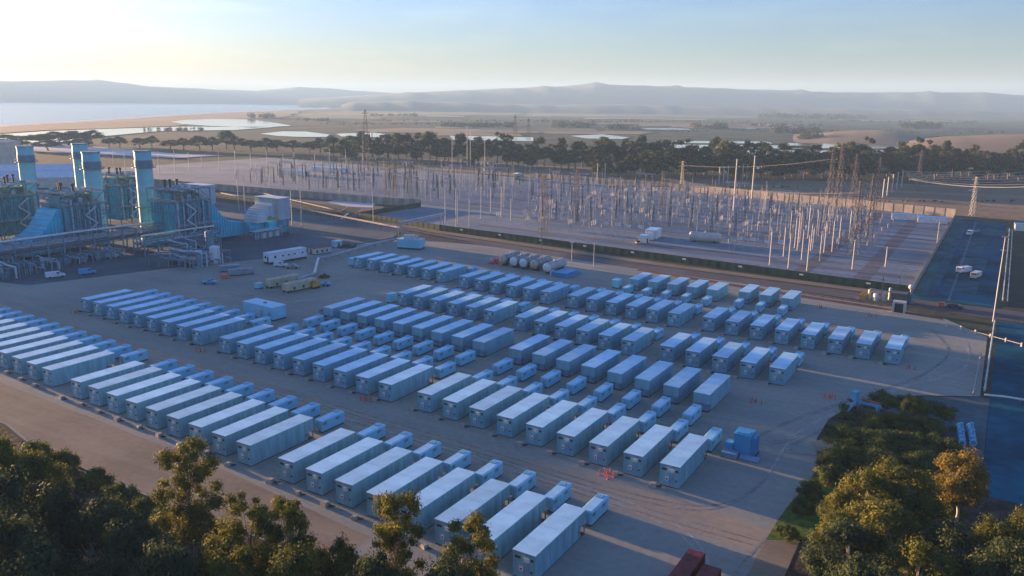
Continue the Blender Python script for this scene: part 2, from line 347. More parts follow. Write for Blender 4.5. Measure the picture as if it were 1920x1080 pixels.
TR = [[(-150, 119), (-100, 116.5), (-60, 116), (-40, 113), (-31, 106), (-28, 96), (-28, 84)], [(-120, 121.5), (-70, 119), (-45, 118), (-34, 122), (-30, 135), (-30, 150), (-26, 165)],
      [(-160, 120.2), (-90, 117.3), (-50, 114.6), (-24, 114)], [(-300, 126), (-200, 123), (-120, 120)], 
      [(-24, 90), (-25, 105), (-23.5, 118)], [(-38, 145), (-33, 165), (-20, 195), (-12, 215), (-8, 240), (-14, 262)], [(-30, 140), (-29, 165), (-16, 200), (-4, 225), (-4, 250)], [(-180, 158), (-120, 155), (-60, 151.5), (-36, 151), (-29, 160)],
      [(-240, 160), (-215, 175), (-205, 200), (-200, 225), (-190, 232)], [(-250, 150), (-225, 158), (-200, 172), (-185, 200)], [(-120, 256), (-60, 252), (-25, 250), (-5, 246)], [(-170, 265), (-120, 268), (-60, 276), (-30, 274)]]
zt = .006
for k, t_ in enumerate(TR):
    for off in (-.85, .85):
        zt += .0007; ribbon([(x, y + off) for x, y in t_] if abs(t_[0][0] - t_[-1][0]) > 20 else [(x + off, y) for x, y in t_], .42, zt, M['trackd'] if k % 3 else M['trackl'])
# white line that crosses the yard and the painted edges
sheet('ground_cable_trench', ab([(-33.5, 147.6), (-24, 151.6), (-24, 152.1), (-33.5, 148.1)]), 0.008, M['dirt'])
# land beyond
psheet('sea', [(-900, 232), (0, 233), (60, 230.5), (150, 226), (300, 216.5), (430, 209), (530, 206), (600, 203.5), (640, 197), (560, 193.5), (480, 191), (400, 187.5), (200, 184), (0, 181.5), (-900, 171)], .1, mat('sea_water', (.03, .055, .07), .22, var=.1, scale=.003, bump=.5, bscale=.02, spec=.5))
psheet('beach', [(-900, 240), (0, 238.5), (60, 234), (150, 229.5), (300, 219), (430, 211), (530, 207.3), (610, 204.5), (645, 197), (640, 196.6), (600, 203.5), (530, 206), (430, 209), (300, 216.5), (150, 226), (60, 230.5), (0, 233), (-900, 232)], .25, M['salt'])
psheet('dunes', [(-900, 262), (0, 250), (90, 244), (200, 241), (330, 236), (420, 224), (520, 221), (560, 214), (560, 208), (530, 207.5), (430, 211.2), (300, 219.2), (150, 229.7), (60, 234.2), (0, 238.7), (-900, 240)], .3, M['marsh'])
psheet('lagoon', [(-700, 300), (-700, 264), (0, 252), (90, 246), (200, 242), (330, 238), (520, 238), (440, 244), (300, 246), (190, 256), (120, 266), (0, 276)], .35, M['water'])
psheet('lagoon', [(320, 228), (350, 225), (400, 223), (470, 224), (520, 231), (548, 236), (475, 239.5), (390, 236), (345, 233)], .35, M['water'])
psheet('lagoon', [(488, 251), (530, 246.5), (575, 247), (618, 252.5), (612, 257), (560, 257), (520, 255)], .35, M['water'])
psheet('lagoon', [(630, 251), (700, 249), (740, 254), (720, 258), (640, 256)], .35, M['water'])
psheet('lagoon', [(840, 253), (900, 255), (1000, 258), (1000, 265), (930, 264), (850, 262)], .35, M['water'])
psheet('salt_pond', [(1070, 255), (1130, 252), (1180, 258), (1166, 261), (1100, 260)], .35, M['water'])
psheet('salt_pond', [(1200, 240.5), (1290, 241), (1296, 243.5), (1215, 243)], .35, M['water'])
psheet('salt_pond', [(1350, 237), (1415, 238), (1418, 242), (1350, 241)], .35, M['water'])
for k, (x0, x1, y0, y1) in enumerate([(1235, 1450, 264, 269.5), (1240, 1540, 271.5, 279), (1250, 1620, 281, 300), (1460, 1720, 268.5, 279), (1560, 1800, 281.5, 296), (1640, 1900, 298, 318), (1360, 1560, 302, 318)]):
    psheet('salt_pond', [(x0, y0), (x1 - 12, y0 + 2), (x1, y1), (x0 + 15, y1 - 1)], .35, M['water'])
psheet('green_field', [(540, 214), (700, 206), (980, 208), (980, 214), (800, 219), (600, 224)], .30, M['fieldg'])
psheet('green_field', [(985, 208), (1200, 206), (1420, 210), (1440, 222), (1200, 224), (990, 218)], .30, M['fieldg'])
psheet('green_field', [(1610, 212), (1800, 216), (1990, 222), (1980, 228), (1700, 219), (1620, 215.5)], .30, M['fieldg'])
psheet('brown_field', [(660, 244), (760, 240), (1000, 243), (1230, 247), (1200, 252), (900, 250), (700, 248)], .30, M['fieldo'])
M['grassf'] = mat('dry_grass_field', (.38, .23, .11), .95, col2=(.20, .14, .08), scale=.02, detail=9, fine=.3, fine_scale=.25, bump=.15, bscale=.6)
psheet('grass_field', [(740, 299), (900, 303), (1100, 318), (1300, 330), (1500, 341), (1700, 349), (1920, 358), (2100, 372), (2100, 430), (1900, 412), (1790, 404), (1540, 382), (1300, 357), (1150, 344), (1000, 332), (800, 318)], -.05, M['grassf'])
psheet('orange_verge', [(700, 298), (760, 296), (1130, 316), (1200, 322), (1500, 338), (1920, 352), (1920, 366), (1500, 350), (1120, 330), (760, 306)], 0.0, M['fieldo'])
psheet('brown_field', [(1180, 344), (1500, 352), (1920, 372), (1920, 384), (1500, 366), (1190, 352)], 0.01, M['fieldo'])
psheet('salt_flat', [(30, 268), (120, 270), (330, 288), (420, 291), (330, 296), (180, 289), (60, 284)], 0.0, M['salt'])

rq = random.Random(31)
for k in range(46):
    y = rq.uniform(205, 250); x = rq.uniform(560, 1900); w = rq.uniform(60, 260); h = rq.uniform(.8, 2.2) * (1 + (y - 205) / 30)
    if y > 226 and x + w > 1500: continue
    psheet(['green_field', 'brown_field', 'pale_field', 'dark_field'][k % 4], [(x, y), (x + w, y + w * .012), (x + w * 1.04, y + w * .012 + h), (x + w * .4, y + h * 1.1), (x - 6, y + h)], .45 + k * .02, [M['fieldg'], M['fieldo'], M['sand'], M['marsh']][k % 4])
# low rounded fields and hills
def ridge(name, prof, dist, depth, m, seed, rough=.12, base=-1.0, kind='structure', rows=9):
    rnd = random.Random(seed); mb = MB(); vs = []; fs = []
    xs = []
    for (xa, ya), (xb, yb) in zip(prof, prof[1:]):
        k = max(1, int(abs(xb - xa) / 9))
        xs += [(xa + (xb - xa) * i / k, ya + (yb - ya) * i / k) for i in range(k)]
    xs.append(prof[-1])
    ph = [rnd.uniform(0, 6.3) for _ in range(12)]
    for i, (x, y) in enumerate(xs):
        d = FW + RT * ((x - 960) / FOC) + UP * ((540 - y) / FOC)
        hd = Vector((d.x, d.y, 0)); s = dist / hd.length; top = CAMH + d.z * s; hn = hd.normalized()
        for j in range(rows):
            f = j / (rows - 1); w = sin(pi * min(f * 1.0, 1)) ** .8 if f < .5 else sin(pi * f) ** .8
            n = sum(sin(i * .35 * (q + 1) * .7 + ph[q] + f * (3 + q * 2)) for q in range(5)) / 5
            z = base + (top - base) * w * (1 + rough * n * (1 if abs(f - .5) > .05 else .25))
            p = hn * (dist + (f - .5) * 2 * depth); vs.append((p.x, p.y, z))
    for i in range(len(xs) - 1):
        for j in range(rows - 1): fs.append((i * rows + j, (i + 1) * rows + j, (i + 1) * rows + j + 1, i * rows + j + 1))
    mb.add(vs, fs, True)
    return tag(mb.build(name, m), kind=kind)
M['hill'] = mat('far_hill', (.085, .10, .09), .95, col2=(.045, .055, .055), scale=.0016, detail=12)
ridge('hills', [(560, 186), (640, 181), (700, 178), (780, 173), (850, 170), (930, 166), (1000, 164), (1060, 161), (1090, 158), (1118, 154), (1142, 158), (1200, 160), (1300, 163.5), (1400, 167), (1500, 170), (1560, 173), (1650, 172.5), (1790, 173), (1850, 173), (1920, 179), (2050, 184), (2250, 190)], 7500, 1200, M['hill'], 3)
ridge('hills', [(-500, 158), (-200, 154), (0, 152), (100, 151), (180, 149), (220, 154), (280, 162), (400, 167), (480, 170), (560, 163), (620, 166), (700, 172), (850, 180), (960, 190)], 10000, 1000, M['hill'], 5)
ridge('foothills', [(640, 197), (660, 190), (760, 189), (900, 193), (1040, 197), (1150, 195), (1300, 199), (1460, 202), (1600, 204), (1750, 207), (1920, 210), (2150, 213)], 5500, 900, M['hill'], 8, rough=.2)
ridge('orange_hill', [(1480, 258), (1530, 253), (1560, 248), (1600, 245.5), (1650, 244.5), (1690, 247), (1720, 252), (1745, 258)], 1750, 260, M['fieldo'], 9, rough=.05)
ridge('orange_hill', [(1700, 267), (1750, 259), (1800, 256), (1870, 253), (1930, 251), (2050, 252)], 1500, 230, M['fieldo'], 10, rough=.05)

# ------------------------------------------------------------------ haze
HAZE_TOP = 325.0
hz = MB(); hz.box(-12500, 12500, -2500, 12500, -2.0, HAZE_TOP)
hm = bpy.data.materials.new('haze_air'); hm.use_nodes = True
hn = hm.node_tree.nodes; hn.remove(hn["Principled BSDF"])
pv = hn.new("ShaderNodeVolumePrincipled"); pv.inputs['Color'].default_value = (.40, .66, 1.0, 1); pv.inputs['Density'].default_value = 1.1e-4; pv.inputs['Anisotropy'].default_value = .05
hm.node_tree.links.new(pv.outputs[0], hn["Material Output"].inputs['Volume'])
tag(hz.build('haze', hm), kind='stuff')

# ------------------------------------------------------------------ battery containers
CW = 3.5; CH = 4.0
def battery_container(L):
    t = thing('battery_container', 'x', 'battery container', group='grey battery containers standing in rows')
    b = MB(); NO = 1.5; NZ = 1.75
    b.prism([(0, .18), (L - NO, .18), (L - NO, NZ), (L, NZ), (L, CH), (0, CH)], 0, CW)
    n = max(5, int(L / 2.15))
    for i in range(1, n):
        y = L * i / n
        z0 = .24 if y < L - NO - .1 else NZ + .06
        for x0, x1 in ((-.035, -.002), (CW + .002, CW + .035)): b.box(x0, x1, y - .035, y + .035, z0, CH - .05)
    for x in (.06, CW - .06): b.box(x - .05, x + .05, -.04, -.002, .24, CH - .04)
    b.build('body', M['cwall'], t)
    r = MB(); r.box(-.07, CW + .07, -.12, L + .07, CH + .002, CH + .10)
    for i in range(1, 4):
        y = L * i / 4; r.box(0, CW, y - .03, y + .03, CH + .1, CH + .118)
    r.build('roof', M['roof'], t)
    r = MB(); r.box(-.09, CW + .09, -.15, -.121, CH - .12, CH + .11); r.build('roof_trim', M['mid'], t)
    d = MB(); d.box(1.72, 2.62, -.05, -.002, .3, 2.25); dr = d.build('door', M['door'], t)
    h = MB(); h.box(1.78, 1.86, -.10, -.052, 1.15, 1.4); h.build('handle', M['dark'], dr)
    for x0, x1 in ((.35, 1.25), (2.85, 3.25)):
        v = MB(); v.box(x0, x1, -.06, -.002, 3.0, 3.35)
        for k in range(3): v.box(x0 + .03, x1 - .03, -.09, -.061, 3.05 + k * .1, 3.09 + k * .1)
        v.build('vent', M['dark'], t)
    a = MB(); a.box(2.0, 2.72, -.42, -.002, 2.95, 3.5); a.build('air_conditioner', M['light'], t)
    a = MB(); a.box(1.05, 1.62, -.04, -.002, 1.15, 1.95); pn = a.build('sign_panel', M['light'], t)
    a = MB(); a.box(1.15, 1.5, -.055, -.041, 1.3, 1.62); a.build('red_placard', M['red'], pn)
    a = MB(); a.cyl((2.98, -.002, 1.4), (2.98, -.10, 1.4), .16, n=10); a.build('alarm_bell', M['dark'], t)
    a = MB(); a.box(.05, CW - .05, .05, L - .05, 0, .178); a.build('base_frame', M['base'], t)
    for x in (.09, CW - .09):
        a = MB(); a.box(x - .08, x + .08, L - .2, L - .04, .18, NZ - .002); a.build('corner_post', M['mid'], t)
    a = MB(); a.box(.55, 1.75, L - 1.3, L - .5, .2, 1.5); a.box(2.1, 2.9, L - 1.3, L - .6, .2, 1.2); a.build('cabinet', M['door'], t)
    a = MB(); a.box(CW + .04, CW + .06, L - 2.2, L - 1.75, .95, 1.4); a.build('side_placard', M['red'], t)
    return t
def inverter_unit(L=6.4, W=1.95, H=2.65):
    t = thing('inverter_unit', 'x', 'inverter unit', group='small inverter units behind the containers')
    b = MB(); b.box(0, W, 0, L, .32, H - .3)
    for i in range(1, 5):
        y = L * i / 5; b.box(W + .002, W + .03, y - .03, y + .03, .4, H - .35); b.box(-.03, -.002, y - .03, y + .03, .4, H - .35)
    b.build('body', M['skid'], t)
    r = MB()
    x0, x1, xa, xb = -.06, W + .06, .16, W - .16
    z0, z1 = H - .298, H - .06
    vs = [(x0, -.06, z0), (x1, -.06, z0), (x1, L + .06, z0), (x0, L + .06, z0), (xa, .02, z1), (xb, .02, z1), (xb, L - .02, z1), (xa, L - .02, z1)]
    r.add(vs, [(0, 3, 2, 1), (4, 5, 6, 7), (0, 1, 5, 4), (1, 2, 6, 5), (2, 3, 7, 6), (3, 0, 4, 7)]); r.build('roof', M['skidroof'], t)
    for y0 in (.25, 3.9):
        d = MB(); d.box(W + .031, W + .06, y0, y0 + 1.0, 1.55, 2.1)
        for k in range(3): d.box(W + .061, W + .08, y0 + .05, y0 + .95, 1.62 + k * .15, 1.68 + k * .15)
        d.build('vent', M['mid'], t)
    d = MB(); d.box(.45, 1.45, -.05, -.002, .5, 2.0); d.build('door', M['cwall'], t)
    s = MB(); s.box(.05, W - .05, .1, L - .1, .02, .30); s.box(.1, .35, .05, L - .05, .0, .1); s.box(W - .35, W - .1, .05, L - .05, 0, .1); s.build('skid', M['base'], t)
    c = MB(); c.box(.6, 1.2, -.7, -.06, .1, .8); c.build('cable_box', M['mid'], t)
    for k in range(4):
        f = MB(); f.box(.25 + k * .4, .5 + k * .4, 5.0 - .2, 6.0, H - .055, H + .12); f.build('fan_housing', M['skid'], t) if k < 3 else None
    return t

ROWS = [ # name, row words, block words, u0, v0, u1, v1, n, L, flipped, box gap
    ('1a', 'nearest row', 'left block', -258.5, 100.9, -181.5, 96.2, 12, 15.4, 0, 2.4),
    ('1b', 'nearest row', 'middle block', -168.6, 95.1, -112.4, 91.8, 9, 15.4, 0, 2.4),
    ('1c', 'nearest row', 'right block', -100.9, 90.9, -51.9, 87.3, 8, 15.4, 0, 2.4),
    ('2a', 'second row', 'left block', -236.6, 139.3, -180.2, 135.2, 9, 15.0, 0, 2.8),
    ('2b', 'second row', 'middle block', -168.2, 134.2, -111.8, 130.0, 9, 15.0, 0, 2.8),
    ('2c', 'second row', 'right block', -100.9, 129.6, -44.9, 124.3, 9, 15.0, 0, 2.8),
    ('3b', 'third row', 'left block', -168.4, 172.0, -112.4, 167.5, 9, 14.8, 1, 3.0),
    ('3c', 'third row', 'right block', -101.1, 167.0, -51.8, 161.5, 8, 14.8, 1, 3.0),
    ('4b', 'fourth row', 'left block', -162.2, 198.6, -127.2, 195.4, 6, 14.0, 0, 2.2),
    ('4c', 'fourth row', 'middle block', -115.8, 193.9, -80.8, 189.6, 6, 14.0, 0, 2.2),
    ('4d', 'fourth row', 'right block', -70.4, 190.0, -42.4, 187.6, 5, 14.0, 0, 2.2),
    ('5b', 'fifth row', 'far left block', -214.2, 236.4, -172.0, 233.0, 7, 14.2, 0, 2.2),
    ('5c', 'fifth row', 'left centre block', -160.2, 230.3, -125.2, 225.8, 6, 14.2, 0, 2.2),
    ('5d', 'fifth row', 'right centre block', -115.4, 226.0, -80.6, 222.6, 6, 14.2, 0, 2.2),
    ('5e', 'fifth row', 'far right block', -70.5, 223.6, -21.5, 219.4, 8, 14.2, 0, 2.2),
    ('6d', 'rear row', 'left block', -109.0, 260.4, -81.0, 259.6, 5, 12.8, 1, 3.0),
    ('6e', 'rear row', 'right block', -71.2, 262.2, -57.2, 260.8, 3, 12.8, 1, 3.0)]
protos = {}; iproto = None; blocks = []
for (nm, rw, bk, u0, v0, u1, v1, n, L, fl, gap) in ROWS:
    for i in range(n):
        u = u0 + (u1 - u0) * i / (n - 1); v = v0 + (v1 - v0) * i / (n - 1)
        j = n - 1 - i
        pos = ('leftmost' if i == 0 else 'rightmost' if i == n - 1 else (ordn(i) + ' from the left') if i < n / 2 else (ordn(j) + ' from the right'))
        lab = f"{'blue grey' if nm[0] == '3' else 'grey white'} battery container, {pos} in the {rw}'s {bk}"
        if nm == '1a': lab = f"white roofed battery container at left edge, {'rightmost' if j == 0 else ordn(j) + ' from the right'} before nearest row's first gap"
        loc = (u, v, 0) if not fl else (u + CW, v + L, 0)
        rz = pi if fl else 0
        if L not in protos:
            o = battery_container(L); protos[L] = o; o.location = loc; o.rotation_euler = (0, 0, rz); o['label'] = lab
        else: dup(protos[L], loc, rz, lab)
        ilab = f"small {'blue' if nm[0] in '24' else 'white'} inverter unit, {pos} beside the {rw}'s {bk}"
        if nm == '1a': ilab = f"small blue inverter unit, {'rightmost' if j == 0 else ordn(j) + ' from the right'} before nearest row's first gap"
        bl = 6.3 if nm[0] in '123' else 5.2
        sc = (1, bl / 6.4, 1)
        il = (u + 1.5, v + L + gap, 0) if not fl else (u + .95, v - gap - bl, 0)
        if fl:  # the units of the facing rows stand on the near side
            il = (u + .95, v - gap - bl, 0)
        if iproto is None:
            iproto = inverter_unit(); iproto.location = il; iproto['label'] = ilab; iproto.scale = sc
        else: dup(iproto, il, 0, ilab, scale=sc)
        if not fl:
            blocks.append((u - .6, v - 1.6 if nm[0] == '1' else v - 1.2, nm, pos, bk, rw))
# low precast blocks with cable ends in front of every container
def ground_block():
    t = thing('cable_block', 'x', 'concrete block', group='low concrete blocks in front of the containers')
    b = MB(); b.box(-.55, .55, -.5, .5, 0, .55); b.box(-.42, .42, -.38, .38, .551, .68); b.build('block', M['conc'], t)
    c = MB(); c.cyl((.4, .2, .25), (1.3, .7, .08), .09, n=6); c.cyl((.4, -.1, .2), (1.2, .3, .06), .07, n=6); c.build('cable', M['dark'], t)
    return t
bp0 = None
rb = random.Random(4)
for (x, y, nm, pos, bk, rw) in blocks:
    loc = (x + rb.uniform(-.3, .3), y + rb.uniform(-.3, .3), 0); lab = f"low concrete block by the container {pos}, {rw}'s {bk}"
    sc = rb.uniform(.85, 1.15)
    if nm == '1a': lab = f"low tan concrete block, {'rightmost' if pos == 'rightmost' else pos} along the nearest row's left block"
    if bp0 is None: bp0 = ground_block(); bp0.location = loc; bp0['label'] = lab
    else: dup(bp0, loc, rb.uniform(-.3, .3), lab, scale=(sc, sc, sc))

# red delineator posts in small clusters
def cone_cluster(x, y, lab, n=5, seed=1, c='red'):
    t = thing('marker_post_cluster', lab, 'marker posts', (x, y, 0), group='clusters of red marker posts round yard hydrants')
    r = random.Random(seed)
    for i in range(n):
        q = 2 * pi * i / n + r.uniform(-.3, .3); px, py = 1.3 * cos(q), 1.1 * sin(q)
        b = MB(); b.cyl((px, py, .002), (px, py, .06), .28, .24, 8); b.cyl((px, py, .061), (px, py, 1.15), .10, .07, 8); b.build('marker_post', M['orange'], t)
    b = MB(); b.cyl((0, 0, 0), (0, 0, .7), .16, .16, 8); b.ball((0, 0, .75), .18); b.build('hydrant', M['red'], t)
for k, (px, py, lab) in enumerate([(376, 660, 'ring of faded red posts below the gap in second row left'), (687, 751, 'ring of red posts below the gap in middle of second row'), (1138, 893, 'ring of red posts in front of the right end of second row'),
        (1555, 746, 'ring of bright red posts on open gravel near the bushes'), (1705, 692, 'pair of red posts beside the last container of fifth row'), (1540, 578, 'faded red posts behind the rear row right block'),
        (1634, 594, 'faded red posts near the concrete culvert mouth'), (141, 588, 'orange posts beside the leftmost container of second row'), (1417, 755, 'faint red posts on gravel right of the third row')]):
    p = at(px, py); cone_cluster(p.x, p.y, lab, 5 if k < 4 else 3, k)

# ------------------------------------------------------------------ yard objects
def wbox(name, lab, cat, x, y, w, l, h, body, roof=None, rz=0, windows=(), door=None, skirt=.35, wheels=False, group=None):
    """rectangular hut or trailer, long side along local y"""
    t = thing(name, lab, cat, (x, y, 0), rz, group)
    b = MB(); b.box(-w / 2, w / 2, -l / 2, l / 2, skirt, h)
    for k in range(1, int(l / 2.4)): b.box(w / 2 + .002, w / 2 + .03, -l / 2 + k * 2.4 - .03, -l / 2 + k * 2.4 + .03, skirt + .05, h - .06)
    b.build('body', body, t)
    r = MB(); r.box(-w / 2 - .08, w / 2 + .08, -l / 2 - .08, l / 2 + .08, h + .002, h + .12); r.build('roof', roof or body, t)
    for (s, a0, a1, z0, z1) in windows:
        m = MB()
        if s == 'x': m.box(w / 2 + .031, w / 2 + .06, a0, a1, z0, z1)
        else: m.box(a0, a1, -l / 2 - .05, -l / 2 - .002, z0, z1)
        m.build('window', M['glass'], t)
    if door:
        m = MB(); s, a0, a1 = door
        if s == 'x': m.box(w / 2 + .031, w / 2 + .07, a0, a1, skirt, skirt + 2.1)
        else: m.box(a0, a1, -l / 2 - .05, -l / 2 - .002, skirt, skirt + 2.1)
        m.build('door', M['dark'], t)
    f = MB(); f.box(-w / 2 + .1, w / 2 - .1, -l / 2 + .1, l / 2 - .1, .12, skirt - .002)
    for yy in (-l / 2 + .3, 0, l / 2 - .3): f.box(-w / 2 + .05, w / 2 - .05, yy - .12, yy + .12, 0, .12)
    f.build('base_frame', M['dark'], t)
    if wheels:
        for yy in (-l * .15, l * .1):
            for xx in (-w / 2 - .05, w / 2 - .2):
                m = MB(); m.cyl((xx, yy, .45), (xx + .25, yy, .45), .45, n=12); m.build('wheel', M['tyre'], t)
    return t

p0, p1 = at(464, 590), at(540, 596)
t = wbox('site_office', 'pale blue rectangular site office lying crosswise beyond the second row', 'site office', -186.2, 165.6, 5.0, 13.5, 4.1, M['skid'], M['skidroof'], rz=pi / 2 - .06, windows=[], skirt=.5)
m = MB(); m.box(-3.1, -2.52, -1.6, -.2, .5, 2.9); m.build('entrance_hood', M['filter'], t)
m = MB(); m.box(-.5, .3, -.9, -.2, 4.24, 4.7); m.build('roof_unit', M['mid'], t)
m = MB(); m.box(-2.58, -2.502, -5.6, -4.7, .6, 2.7); m.build('door', M['door'], t)
wbox('equipment_cabinet', 'small pale equipment cabinet left of the fourth row', 'cabinet', -166.0, 200.5, 2.0, 3.4, 2.9, M['skid'], M['skidroof'])
wbox('equipment_cabinet', 'small blue cabinet left of the rear row of containers', 'cabinet', -114.0, 261.5, 2.4, 3.6, 2.9, M['skid'], M['skidroof'])
wbox('equipment_cabinet', 'short pale cabinet against first container of the fifth row', 'cabinet', -217.2, 239.6, 2.6, 3.4, 2.9, M['skid'], M['skidroof'])
wbox('equipment_cabinet', 'tiny dark cabinet left of the third row', 'cabinet', -171.5, 175, 1.6, 1.6, 2.0, M['door'], M['dark'])

t = wbox('trailer_office', 'long white trailer with small dark windows parked by the plant', 'trailer', -245.5, 230.6, 3.9, 18, 4.4, M['white'], M['white'], rz=-.13, windows=[('x', -6.6, -5.7, 2.2, 3.2), ('x', -3.0, -2.2, 2.5, 3.1), ('x', -.2, .6, 2.5, 3.1), ('x', 2.8, 3.6, 2.5, 3.1), ('x', 6.6, 7.4, 2.5, 3.1), ('y', -1, 0, 2.2, 3.2)], door=('y', .5, 1.4), skirt=.9, wheels=True)
def vehicle(name, lab, cat, x, y, rz, body, l=5.2, w=2.0, kind='van', group=None):
    t = thing(name, lab, cat, (x, y, 0), rz, group)
    b = MB()
    if kind == 'van': prof = [(-l / 2, .45), (l / 2, .45), (l / 2, 1.1), (l / 2 - .9, 1.35), (l / 2 - 1.7, 2.1), (-l / 2 + .1, 2.15), (-l / 2, 2.0)]
    elif kind == 'pickup': prof = [(-l / 2, .5), (l / 2, .5), (l / 2, 1.05), (l / 2 - 1.3, 1.15), (l / 2 - 1.9, 1.75), (.0, 1.8), (-.35, 1.15), (-l / 2, 1.1)]
    elif kind == 'truck': prof = [(-l / 2, .7), (l / 2, .7), (l / 2, 1.7), (l / 2 - .4, 2.6), (l / 2 - 2.2, 2.65), (l / 2 - 2.3, 1.2), (-l / 2, 1.2)]
    else: prof = [(-l / 2, .4), (l / 2, .4), (l / 2, .85), (l / 2 - 1.1, .95), (l / 2 - 1.8, 1.45), (-l / 2 + .9, 1.5), (-l / 2 + .1, 1.05), (-l / 2, .9)]
    b.prism(prof, -w / 2, w / 2); b.build('body', body, t)
    g = MB()
    ztop = max(z for _, z in prof)
    gy0, gy1 = (l / 2 - 2.9, l / 2 - 1.9) if kind in ('van', 'car') else (.1, l / 2 - 2.1) if kind == 'pickup' else (l / 2 - 1.8, l / 2 - .7)
    g.box(-w / 2 - .02, w / 2 + .02, gy0, gy1, ztop - .62, ztop - .14); g.build('side_window', M['glass'], t)
    g = MB()
    a, c = [(y_, z_) for y_, z_ in prof if y_ > 0][-2 if kind != 'truck' else -1], None
    yy = l / 2 - 1.25 if kind != 'truck' else l / 2 - .02
    if kind == 'van': P = [(l / 2 - .98, 1.40), (l / 2 - .93, 1.46), (l / 2 - 1.58, 2.06), (l / 2 - 1.62, 2.0)]
    elif kind == 'pickup': P = [(l / 2 - 1.36, 1.2), (l / 2 - 1.30, 1.24), (l / 2 - 1.8, 1.74), (l / 2 - 1.86, 1.7)]
    elif kind == 'truck': P = [(l / 2 - .04, 1.8), (l / 2 + .03, 1.8), (l / 2 - .30, 2.5), (l / 2 - .37, 2.5)]
    else: P = [(l / 2 - 1.15, .98), (l / 2 - 1.10, 1.03), (l / 2 - 1.72, 1.46), (l / 2 - 1.77, 1.42)]
    g.prism(P, -w / 2 + .15, w / 2 - .15); g.build('windscreen', M['glass'], t)
    r = .36 if kind != 'truck' else .5
    for yy in (l / 2 - 1.0, -l / 2 + 1.1):
        for xx in (-w / 2 - .03, w / 2 - .22):
            m = MB(); m.cyl((xx, yy, r), (xx + .25, yy, r), r, n=14); m.build('wheel', M['tyre'], t)
    if kind == 'truck':
        m = MB(); m.box(-w / 2, w / 2, -l / 2, l / 2 - 2.5, 1.202, 2.6); m.build('cargo_box', M['white'], t)
    for xx in (-w / 2 + .15, w / 2 - .5):
        m = MB(); m.box(xx, xx + .35, l / 2 + .002, l / 2 + .04, .65, .85); m.build('headlight', M['light'], t)
    return t
vehicle('parked_van', 'white van parked in front of the long white trailer', 'van', *at(527, 500)[:2], -1.2, M['white'])
vehicle('parked_pickup', 'pale pickup truck beside the long white trailer by dark pipes', 'pickup', *at(548, 503)[:2], -.9, M['mid'], kind='pickup')
wbox('site_shed', 'low shed with reddish roof right of the long white trailer', 'shed', *at(600, 475)[:2], 4.5, 8.5, 2.7, M['cream'], mat('rust_roof', (.20, .08, .06), .8), rz=-.25, windows=[('x', -3, -2.3, .9, 1.9), ('x', -.6, .1, .9, 1.9), ('x', 1.8, 2.5, .9, 1.9)], door=('y', -.5, .5))
wbox('tool_hut', 'small pale hut with a light roof behind the reddish roofed shed', 'hut', *at(632, 464)[:2], 3, 3.6, 3.0, M['skid'], M['white'], rz=-.2, door=('x', -.5, .4))
# scrap pile
def heap(name, lab, cat, x, y, r, h, m, seed, n=26, group=None, parts=False):
    rr = random.Random(seed); b = MB()
    for i in range(n):
        a = rr.uniform(0, 6.28); d = r * sqrt(rr.random()); z = h * (1 - d / r) * rr.uniform(.4, 1)
        cx, cy = x + d * cos(a), y + d * sin(a); s = r * rr.uniform(.14, .3)
        b.box(cx - s, cx + s, cy - s * .6, cy + s * .6, max(0, z - s), z + s * .5, rr.uniform(0, 3))
    return tag(b.build(name, m), lab, cat, group)
heap('debris_pile', 'dark brown pile of debris behind the small pale hut', 'debris pile', *at(648, 463)[:2], 4.0, 1.6, M['base'], 2)
def tanker(name, lab, x, y, rz, l):
    t = thing(name, lab, 'frac tank', (x, y, 0), rz, 'tan frac tanks on the gravel')
    b = MB(); b.prism([(-l / 2, .75), (-l / 2 + 2.0, .75), (-l / 2 + 2.0, .5), (l / 2, .5), (l / 2, 2.9), (l / 2 - .3, 3.15), (-l / 2 + .3, 3.15), (-l / 2, 2.9)], -1.4, 1.4)
    for k in range(1, int(l / 1.6)): b.box(1.402, 1.46, -l / 2 + k * 1.6 - .05, -l / 2 + k * 1.6 + .05, .9, 2.8)
    b.build('tank_body', M['tan'], t)
    for k in range(3):
        m = MB(); m.cyl((0, -l / 4 + k * l / 4, 3.15), (0, -l / 4 + k * l / 4, 3.3), .4, n=12); m.build('hatch', M['tan'], t)
    for yy in (-l / 2 + .6, l / 2 - 1.2, l / 2 - 2.2):
        for xx in (-1.3, 1.0):
            m = MB(); m.cyl((xx, yy, .42), (xx + .3, yy, .42), .42, n=12); m.build('wheel', M['tyre'], t)
    m = MB(); m.box(1.461, 1.52, -l / 2 + 2.6, -l / 2 + 3.3, .9, 1.8); m.box(1.461, 1.52, 0, .7, .9, 1.8); m.build('valve_box', M['dark'], t)
    return t
tanker('frac_tank', 'longer tan frac tank standing behind the other tan tank', *at(531, 535)[:2], -.10, 13)
tanker('frac_tank', 'tan frac tank with orange pump at its right end, nearer of two', *at(563, 543)[:2], -.10, 13)
pp = at(583, 541)
t = thing('orange_pump', 'orange pump trailer against the right end of a tan tank', 'pump', (pp.x + .6, pp.y + 1.5, 0), -.1)
m = MB(); m.box(-.9, .9, -1.6, 1.6, .6, 2.2); m.box(-.7, .7, -1.2, .2, 2.201, 2.6); m.build('pump_body', M['yellow'], t)
m = MB(); m.box(-.95, .95, -1.8, 1.8, .35, .598); m.build('chassis', M['dark'], t)
for yy in (-.9, .9):
    m = MB(); m.cyl((.9, yy, .35), (1.15, yy, .35), .35, n=12); m.build('wheel', M['tyre'], t)
